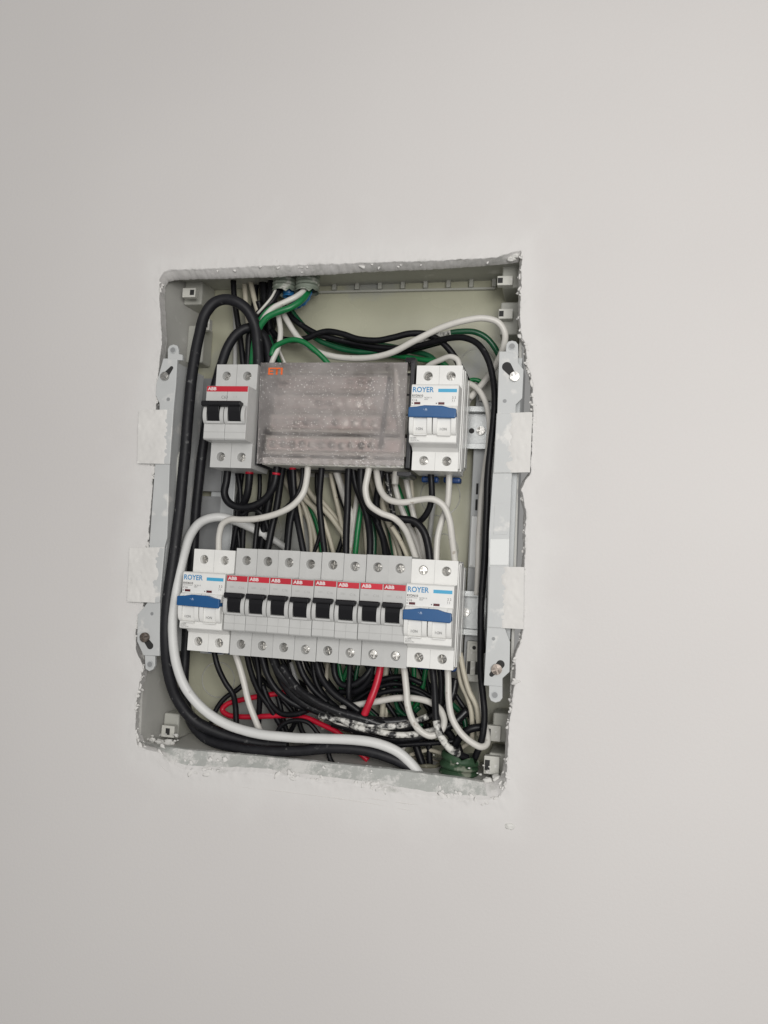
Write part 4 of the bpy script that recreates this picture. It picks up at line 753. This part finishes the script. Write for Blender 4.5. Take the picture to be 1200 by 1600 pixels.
WIRES += [
 ('green wire showing between the fanned white wires', 'g', 8, [(470, 770, 58), (487, 797, 58), (497, 825, 58), (506, 885, 58)]),
 ('black wire dropping from the cover into the fifth narrow breaker', 'k', 10, [(504, 712, 18), (501, 750, 20), (499, 785, 22), (502, 820, 22), (509, 880, 20)]),
 ('wide white wire slanting right under the middle of the cover', 'w', 11, [(518, 715, 40), (530, 752, 42), (541, 785, 46), (551, 812, 50), (550, 840, 52), (541, 885, 54)]),
 ('black wire dropping straight from the cover into the sixth narrow breaker', 'k', 11, [(546, 712, 18), (544, 750, 19), (543, 790, 20), (541, 830, 20), (540, 882, 20)]),
 ('white wire directly right of the straight black wire', 'w', 8, [(556, 715, 46), (561, 750, 46), (556, 790, 48), (552, 830, 50), (545, 885, 52)]),
 ('bright green wire dropping behind the sixth narrow breaker', 'g', 9, [(566, 780, 44), (562, 805, 42), (558, 835, 42), (553, 885, 44)]),
 ('black wire slanting from the cover down to the seventh narrow breaker', 'k', 11, [(550, 725, 26), (556, 758, 28), (566, 785, 30), (574, 810, 30), (578, 840, 26), (577, 885, 22)]),
 ('thick black wire bending right into the lower right white breaker', 'k', 12, [(567, 712, 16), (564, 745, 18), (567, 775, 20), (580, 797, 22), (602, 808, 22), (628, 811, 22), (648, 815, 22), (662, 830, 22), (669, 852, 22), (673, 890, 22)]),
 ('dark wire slanting into the eighth narrow breaker', 'k', 10, [(576, 790, 36), (588, 815, 36), (598, 840, 34), (604, 885, 26)]),
 ('black wire crossing behind the front white wire', 'k', 11, [(600, 712, 26), (594, 750, 28), (588, 785, 32), (590, 815, 36), (600, 845, 40), (610, 885, 44)]),
 ('dirty white wire winding in front, from cover down to the lower right', 'w', 10, [(580, 712, 12), (575, 740, 10), (571, 765, 10), (577, 788, 11), (594, 801, 12), (616, 810, 14), (632, 826, 20), (642, 848, 26), (655, 890, 34)]),
 ('cream wire beside the dirty white one under the cover', 'b', 9, [(590, 712, 30), (588, 742, 34), (594, 775, 38), (604, 810, 44), (622, 850, 50), (632, 890, 54)]),
 ('cream wire running down to the gap above the eighth breaker', 'b', 8, [(612, 822, 30), (624, 842, 34), (634, 862, 38), (644, 890, 42)]),
 ('white wire bowed right from the cover into the lower right white breaker', 'w', 10.5, [(588, 735, 22), (594, 765, 18), (606, 780, 14), (628, 785, 12), (655, 781, 12), (676, 780, 12), (692, 790, 13), (702, 812, 15), (707, 845, 18), (712, 890, 22)]),
 ('paint-flecked black wire hanging below the right half of the cover', 'mk', 9, [(603, 714, 34), (606, 750, 36), (611, 785, 40), (618, 820, 44), (630, 855, 48), (640, 890, 52)]),
 ('white wire right of the paint-flecked black wire', 'w', 9, [(614, 714, 36), (616, 750, 40), (624, 785, 44), (636, 815, 46), (650, 845, 48), (662, 890, 50)]),
 ('short flattened white wire end hanging at the right of the cover', 'w', 11, [(620, 714, 28), (619, 735, 28), (617, 757, 29)]),
 ('green wire glimpsed between white wires under the right of the cover', 'g', 9, [(615, 745, 58), (630, 785, 58), (640, 810, 58), (660, 850, 58), (668, 890, 58)]),
 ('green wire further left under the right of the cover', 'gd', 9, [(590, 770, 58), (602, 800, 58), (610, 830, 58), (618, 885, 58)]),
 ('dark green wire just above the seventh narrow breaker', 'gd', 9, [(578, 800, 54), (584, 835, 54), (583, 885, 54)]),
 ('white wire dropping from the foot of the cover toward the lower right white breaker', 'w', 9, [(632, 735, 44), (638, 768, 45), (645, 800, 46), (655, 835, 48), (666, 885, 50)]),
 ('black wire from the left terminal of the upper white breaker hooking left', 'k', 10, [(672, 722, 20), (674, 755, 20), (674, 780, 22), (668, 800, 25), (658, 813, 28), (645, 820, 32)]),
 ('white wire from the right terminal of the upper white breaker to the lower one', 'w', 10, [(702, 722, 20), (701, 760, 21), (698, 790, 23), (690, 815, 25), (684, 840, 25), (681, 890, 24)]),
 ('grey-white wire faint behind the hooked black wire', 'gr', 8, [(678, 785, 60), (674, 815, 60), (670, 850, 60), (668, 890, 60)]),
 # -- below the lower row
 ('black wire curving down from the left white breaker', 'k', 9, [(333, 1010, 28), (340, 1040, 28), (352, 1066, 30), (364, 1085, 32), (368, 1105, 34), (370, 1150, 34)]),
 ('white wire leaving the first narrow breaker downwards', 'w', 10, [(364, 1010, 22), (374, 1040, 22), (381, 1066, 22), (388, 1095, 22), (398, 1122, 22), (410, 1152, 24)]),
 ('black wire arcing left behind the white one', 'k', 8, [(384, 1066, 48), (370, 1078, 46), (352, 1090, 44), (338, 1108, 42), (330, 1130, 40)]),
 ('red wire folded in a hairpin at the lower left', 'r', 8.5, [(462, 1078, 46), (435, 1083, 44), (405, 1088, 43), (375, 1094, 43), (355, 1100, 42), (347, 1109, 41), (356, 1117, 40), (380, 1120, 40), (420, 1119, 40), (455, 1118, 40), (480, 1122, 39), (505, 1133, 37), (528, 1145, 35), (550, 1165, 34), (575, 1188, 34)]),
 ('black wire from the second narrow breaker leaning right', 'k', 9, [(384, 1015, 26), (392, 1050, 30), (404, 1080, 34), (420, 1103, 38), (436, 1130, 42), (450, 1160, 44)]),
 ('black wire straight down from the second narrow breaker', 'k', 9, [(399, 1015, 34), (404, 1050, 36), (406, 1085, 38), (404, 1130, 42)]),
 ('black wire from the third narrow breaker sweeping right', 'k', 10, [(407, 1018, 22), (418, 1055, 24), (436, 1082, 26), (460, 1100, 28), (485, 1108, 30), (510, 1112, 32)]),
 ('black wire crossing low from left under the tape', 'k', 9, [(410, 1070, 40), (422, 1098, 38), (440, 1115, 36), (462, 1116, 34), (485, 1108, 34)]),
 ('black wire arched like a hoop above the thick white cable', 'k', 7, [(428, 1155, 30), (440, 1134, 30), (460, 1126, 30), (482, 1129, 30), (500, 1150, 30)]),
 ('taped black bundle, upper strand, slanting across under the fourth breaker', 'tape', 15, [(424, 1020, 26), (434, 1045, 24), (452, 1068, 22), (480, 1090, 20), (515, 1108, 20), (555, 1120, 20), (600, 1128, 22), (640, 1126, 26)]),
 ('taped black bundle, lower strand, slanting across below the upper one', 'tape', 15, [(430, 1036, 34), (444, 1068, 30), (468, 1094, 27), (500, 1111, 26), (540, 1124, 26), (580, 1134, 27), (620, 1138, 29), (655, 1130, 32)]),
 ('taped black bundle, front strand, sloping to the white-painted wires', 'tape', 13, [(440, 1040, 20), (464, 1074, 16), (494, 1096, 14), (530, 1112, 14), (565, 1122, 15), (600, 1134, 18)]),
 ('black wire below the fourth narrow breaker going right', 'k', 10, [(462, 1022, 24), (474, 1055, 24), (492, 1080, 24), (512, 1098, 24)]),
 ('black wire below the fifth narrow breaker sweeping right', 'k', 11, [(492, 1025, 22), (502, 1058, 20), (520, 1082, 18), (545, 1100, 18), (562, 1112, 20)]),
 ('second black wire below the fifth narrow breaker', 'k', 10, [(488, 1028, 34), (494, 1066, 32), (510, 1092, 30), (530, 1110, 28)]),
 ('black wire below the sixth narrow breaker hooking right', 'k', 10, [(522, 1028, 26), (524, 1055, 26), (534, 1070, 25), (552, 1070, 24), (570, 1058, 24), (582, 1040, 26)]),
 ('second black wire hooking between the sixth and seventh breakers', 'k', 9, [(548, 1028, 22), (546, 1060, 22), (545, 1085, 22), (546, 1110, 24)]),
 ('black wire curving up to the seventh narrow breaker', 'k', 10, [(530, 1082, 32), (555, 1080, 30), (572, 1068, 28), (580, 1050, 26), (582, 1020, 24)]),
 ('black wire arching right behind the thick red wire, upper one', 'k', 9, [(545, 1090, 40), (575, 1072, 40), (605, 1060, 40), (635, 1058, 40), (660, 1068, 40)]),
 ('black wire arching right behind the thick red wire, middle one', 'k', 9, [(550, 1098, 44), (585, 1076, 44), (615, 1068, 44), (645, 1074, 44), (668, 1086, 44), (690, 1102, 44)]),
 ('black wire arching right behind the thick red wire, lower one', 'k', 9, [(560, 1100, 36), (590, 1084, 36), (622, 1078, 36), (652, 1082, 36), (675, 1096, 36), (700, 1110, 38)]),
 ('thick red wire leaving the seventh narrow breaker', 'r', 11.5, [(597, 1020, 22), (593, 1048, 20), (587, 1072, 18), (579, 1094, 16), (569, 1118, 16)]),
 ('cream wire straight down beside the thick red wire', 'b', 9, [(604, 1030, 48), (602, 1060, 48), (599, 1090, 48), (596, 1130, 48)]),
 ('second cream wire behind the white looping wire', 'b', 7, [(612, 1050, 54), (606, 1085, 54), (602, 1130, 54)]),
 ('white wire from the eighth narrow breaker looping back left in a knot', 'w', 10.5, [(627, 1020, 22), (632, 1050, 20), (635, 1078, 18), (637, 1102, 16), (645, 1126, 14), (658, 1143, 13), (674, 1150, 14), (688, 1143, 16), (694, 1128, 19), (688, 1109, 22), (672, 1097, 24), (648, 1091, 25), (618, 1091, 26), (588, 1096, 27), (555, 1102, 28), (530, 1108, 30)]),
 ('white wire from the lower right white breaker curving into the bottom right corner', 'w', 10.5, [(698, 1025, 22), (700, 1060, 20), (701, 1092, 18), (706, 1120, 16), (720, 1145, 15), (737, 1160, 16), (752, 1167, 18), (761, 1162, 22), (761, 1148, 26), (756, 1130, 32)]),
 ('black wire from the lower right white breaker ending in white paint', 'k', 11, [(673, 1025, 22), (678, 1065, 18), (680, 1100, 14), (682, 1126, 11), (688, 1148, 10), (700, 1167, 11), (714, 1177, 14), (730, 1184, 20)], None, 'wire', 'wire', None, ('mw', .55, .92, 'paint_splash')),
 ('black wire close behind the one ending in paint', 'k', 10, [(684, 1025, 34), (689, 1060, 34), (688, 1100, 34), (680, 1140, 34)]),
 ('cream wire fanning right of the lower right white breaker, outermost', 'b', 8.5, [(719, 1020, 36), (725, 1052, 34), (733, 1080, 32), (745, 1105, 32), (749, 1150, 34)]),
 ('cream wire fanning right of the lower right white breaker, middle one', 'b', 8, [(716, 1030, 42), (720, 1065, 40), (731, 1092, 38), (737, 1115, 38), (738, 1160, 40)]),
 ('cream wire crossing left under the right white breaker', 'b', 8, [(722, 1030, 44), (717, 1058, 46), (710, 1080, 48), (702, 1105, 52)]),
 ('white wire behind the right vertical black wire at the bottom', 'w', 6, [(750, 960, 40), (749, 1010, 40), (751, 1070, 40), (748, 1150, 42)]),
 ('paint-splashed wire across the bottom, upper of two', 'mw', 9.5, [(500, 1118, 22), (525, 1124, 19), (555, 1127, 17), (585, 1133, 16), (612, 1135, 17), (640, 1130, 20), (668, 1119, 26)]),
 ('paint-splashed wire across the bottom, lower of two', 'mw', 9.5, [(535, 1126, 20), (560, 1137, 17), (590, 1143, 16), (618, 1148, 17), (648, 1147, 20), (680, 1140, 26)]),
 ('thin white stripped strand crossing low near the red wire', 'w', 5, [(505, 1112, 24), (520, 1126, 23), (545, 1134, 22), (565, 1137, 22)]),
 ('dark wire straight across low behind the white loop', 'k', 8, [(600, 1166, 28), (640, 1163, 28), (680, 1161, 28), (712, 1158, 30)]),
 ('black tangle strand low behind the painted wires', 'tape', 14, [(520, 1130, 36), (560, 1142, 34), (610, 1155, 32), (660, 1150, 32), (705, 1132, 36), (730, 1110, 40)]),
 ('black tangle strand rising to the right under the white loop', 'tape', 13, [(600, 1150, 38), (640, 1132, 38), (680, 1115, 38), (705, 1090, 40), (712, 1060, 42)]),
 ('black wire end bent over the cream wires in the bottom right', 'k', 12, [(752, 1136, 26), (738, 1138, 24), (724, 1146, 24), (714, 1160, 26), (708, 1180, 30)]),
 ('black wire plunging into the green conduit', 'k', 12, [(690, 1130, 40), (705, 1150, 36), (716, 1168, 32), (722, 1195, 30)]),
 ('black strand going down into the brown conduit', 'k', 12, [(640, 1140, 44), (650, 1165, 44), (662, 1200, 44)]),
 ('second black strand going down into the brown conduit', 'k', 10, [(668, 1130, 46), (670, 1160, 46), (672, 1200, 46)]),
 ('green wire pair below the sixth narrow breaker, left one', 'g', 7, [(528, 1030, 52), (533, 1058, 52), (540, 1085, 52)]),
 ('green wire pair below the sixth narrow breaker, right one', 'g', 7, [(548, 1030, 54), (538, 1058, 54), (530, 1085, 54)]),
 ('green wire dropping behind the lower right white breaker, left one', 'g', 8, [(647, 1030, 52), (647, 1060, 52), (645, 1090, 52), (636, 1112, 52)]),
 ('green wire dropping behind the lower right white breaker, right one', 'g', 8, [(668, 1030, 54), (663, 1060, 54), (656, 1090, 54), (644, 1116, 54)]),
 ('dark green wire curled behind the white loop', 'gd', 10, [(600, 1102, 56), (618, 1114, 54), (640, 1116, 54), (655, 1104, 54)]),
 ('green wire behind the fanned cream wires at lower right', 'gd', 8, [(700, 1050, 56), (696, 1085, 56), (724, 1120, 52), (730, 1150, 50)]),
 ('thin black wire hanging low under the thick black cable', 'k', 8, [(512, 1172, 26), (518, 1190, 24), (535, 1205, 22)]),
]
rt = random.Random(3)
for k in range(16):                     # dark strands at the back of the tangle under the lower row
    x0 = 395+k*19+rt.uniform(-6, 6); x1 = x0+rt.uniform(20, 110); y1 = rt.uniform(1105, 1150); yy = 52+rt.uniform(-6, 6)
    WIRES.append(('thin black wire deep in the tangle at the back under the lower row', 'k', rt.uniform(6, 8.5), [(x0, 1015, yy), (x0+(x1-x0)*.2, 1055, yy+2), (x0+(x1-x0)*.55, 1085+rt.uniform(-6, 12), yy-3), (x1, y1, yy), (x1+rt.uniform(-10, 40), y1+rt.uniform(5, 30), yy+3)], 'black wires at the back of the lower tangle'))
for k, (c, nm, lst) in enumerate((('w', 'white', [(470, 1030), (478, 1062), (492, 1090), (520, 1118)]), ('gd', 'dark green', [(560, 1035), (556, 1070), (566, 1100), (590, 1125)]), ('b', 'cream', [(512, 1035), (508, 1070), (498, 1095), (505, 1140)]), ('gr', 'grey', [(455, 1035), (462, 1060), (470, 1085), (468, 1120)]), ('w', 'white', [(660, 1120), (640, 1152), (625, 1175), (600, 1185)]), ('gd', 'dark green', [(620, 1040), (618, 1075), (622, 1108), (660, 1135)]), ('b', 'cream', [(640, 1180), (670, 1172), (700, 1178), (735, 1160)]))):
    WIRES.append((('white strand deep under the fourth narrow breaker', 'dark green strand left of the thick red wire', 'cream strand deep under the sixth narrow breaker', 'grey strand deep under the fourth narrow breaker', 'white strand low above the brown conduit', 'dark green strand right of the thick red wire', 'cream strand lying over the two bottom conduits')[k], c, 6.5, [(*lst[0], 50), lst[1], lst[2], (*lst[3], 46 if k < 4 else 36)]))
for k, (x0, x1, wd) in enumerate(((512, 545, 7), (528, 560, 8), (560, 575, 7), (592, 622, 8), (640, 652, 7), (572, 612, 7), (458, 478, 7))):
    yy = 50+k; WIRES.append(('pale cream wire half hidden behind the black wires between cover and lower row', 'b', wd, [(x0, 715, yy), (x0+(x1-x0)*.25, 760, yy), (x0+(x1-x0)*.6, 810, yy+2), (x1, 890, yy+4)], 'half hidden cream wires between the rows'))
for k in range(5):
    x0 = 365+k*42+rt.uniform(-9, 9); yy = 56+rt.uniform(-3, 3)
    WIRES.append(('thin black wire deep behind the others between cover and lower row', 'k', rt.uniform(6, 8), [(x0, 715, yy), (x0+rt.uniform(-8, 8), 765, yy), (x0+rt.uniform(-12, 16), 810, yy), (x0+rt.uniform(-18, 22), 890, yy+2)], 'black wires at the back between the rows'))
for wdef in WIRES: wire(*wdef)
# thin copper ends
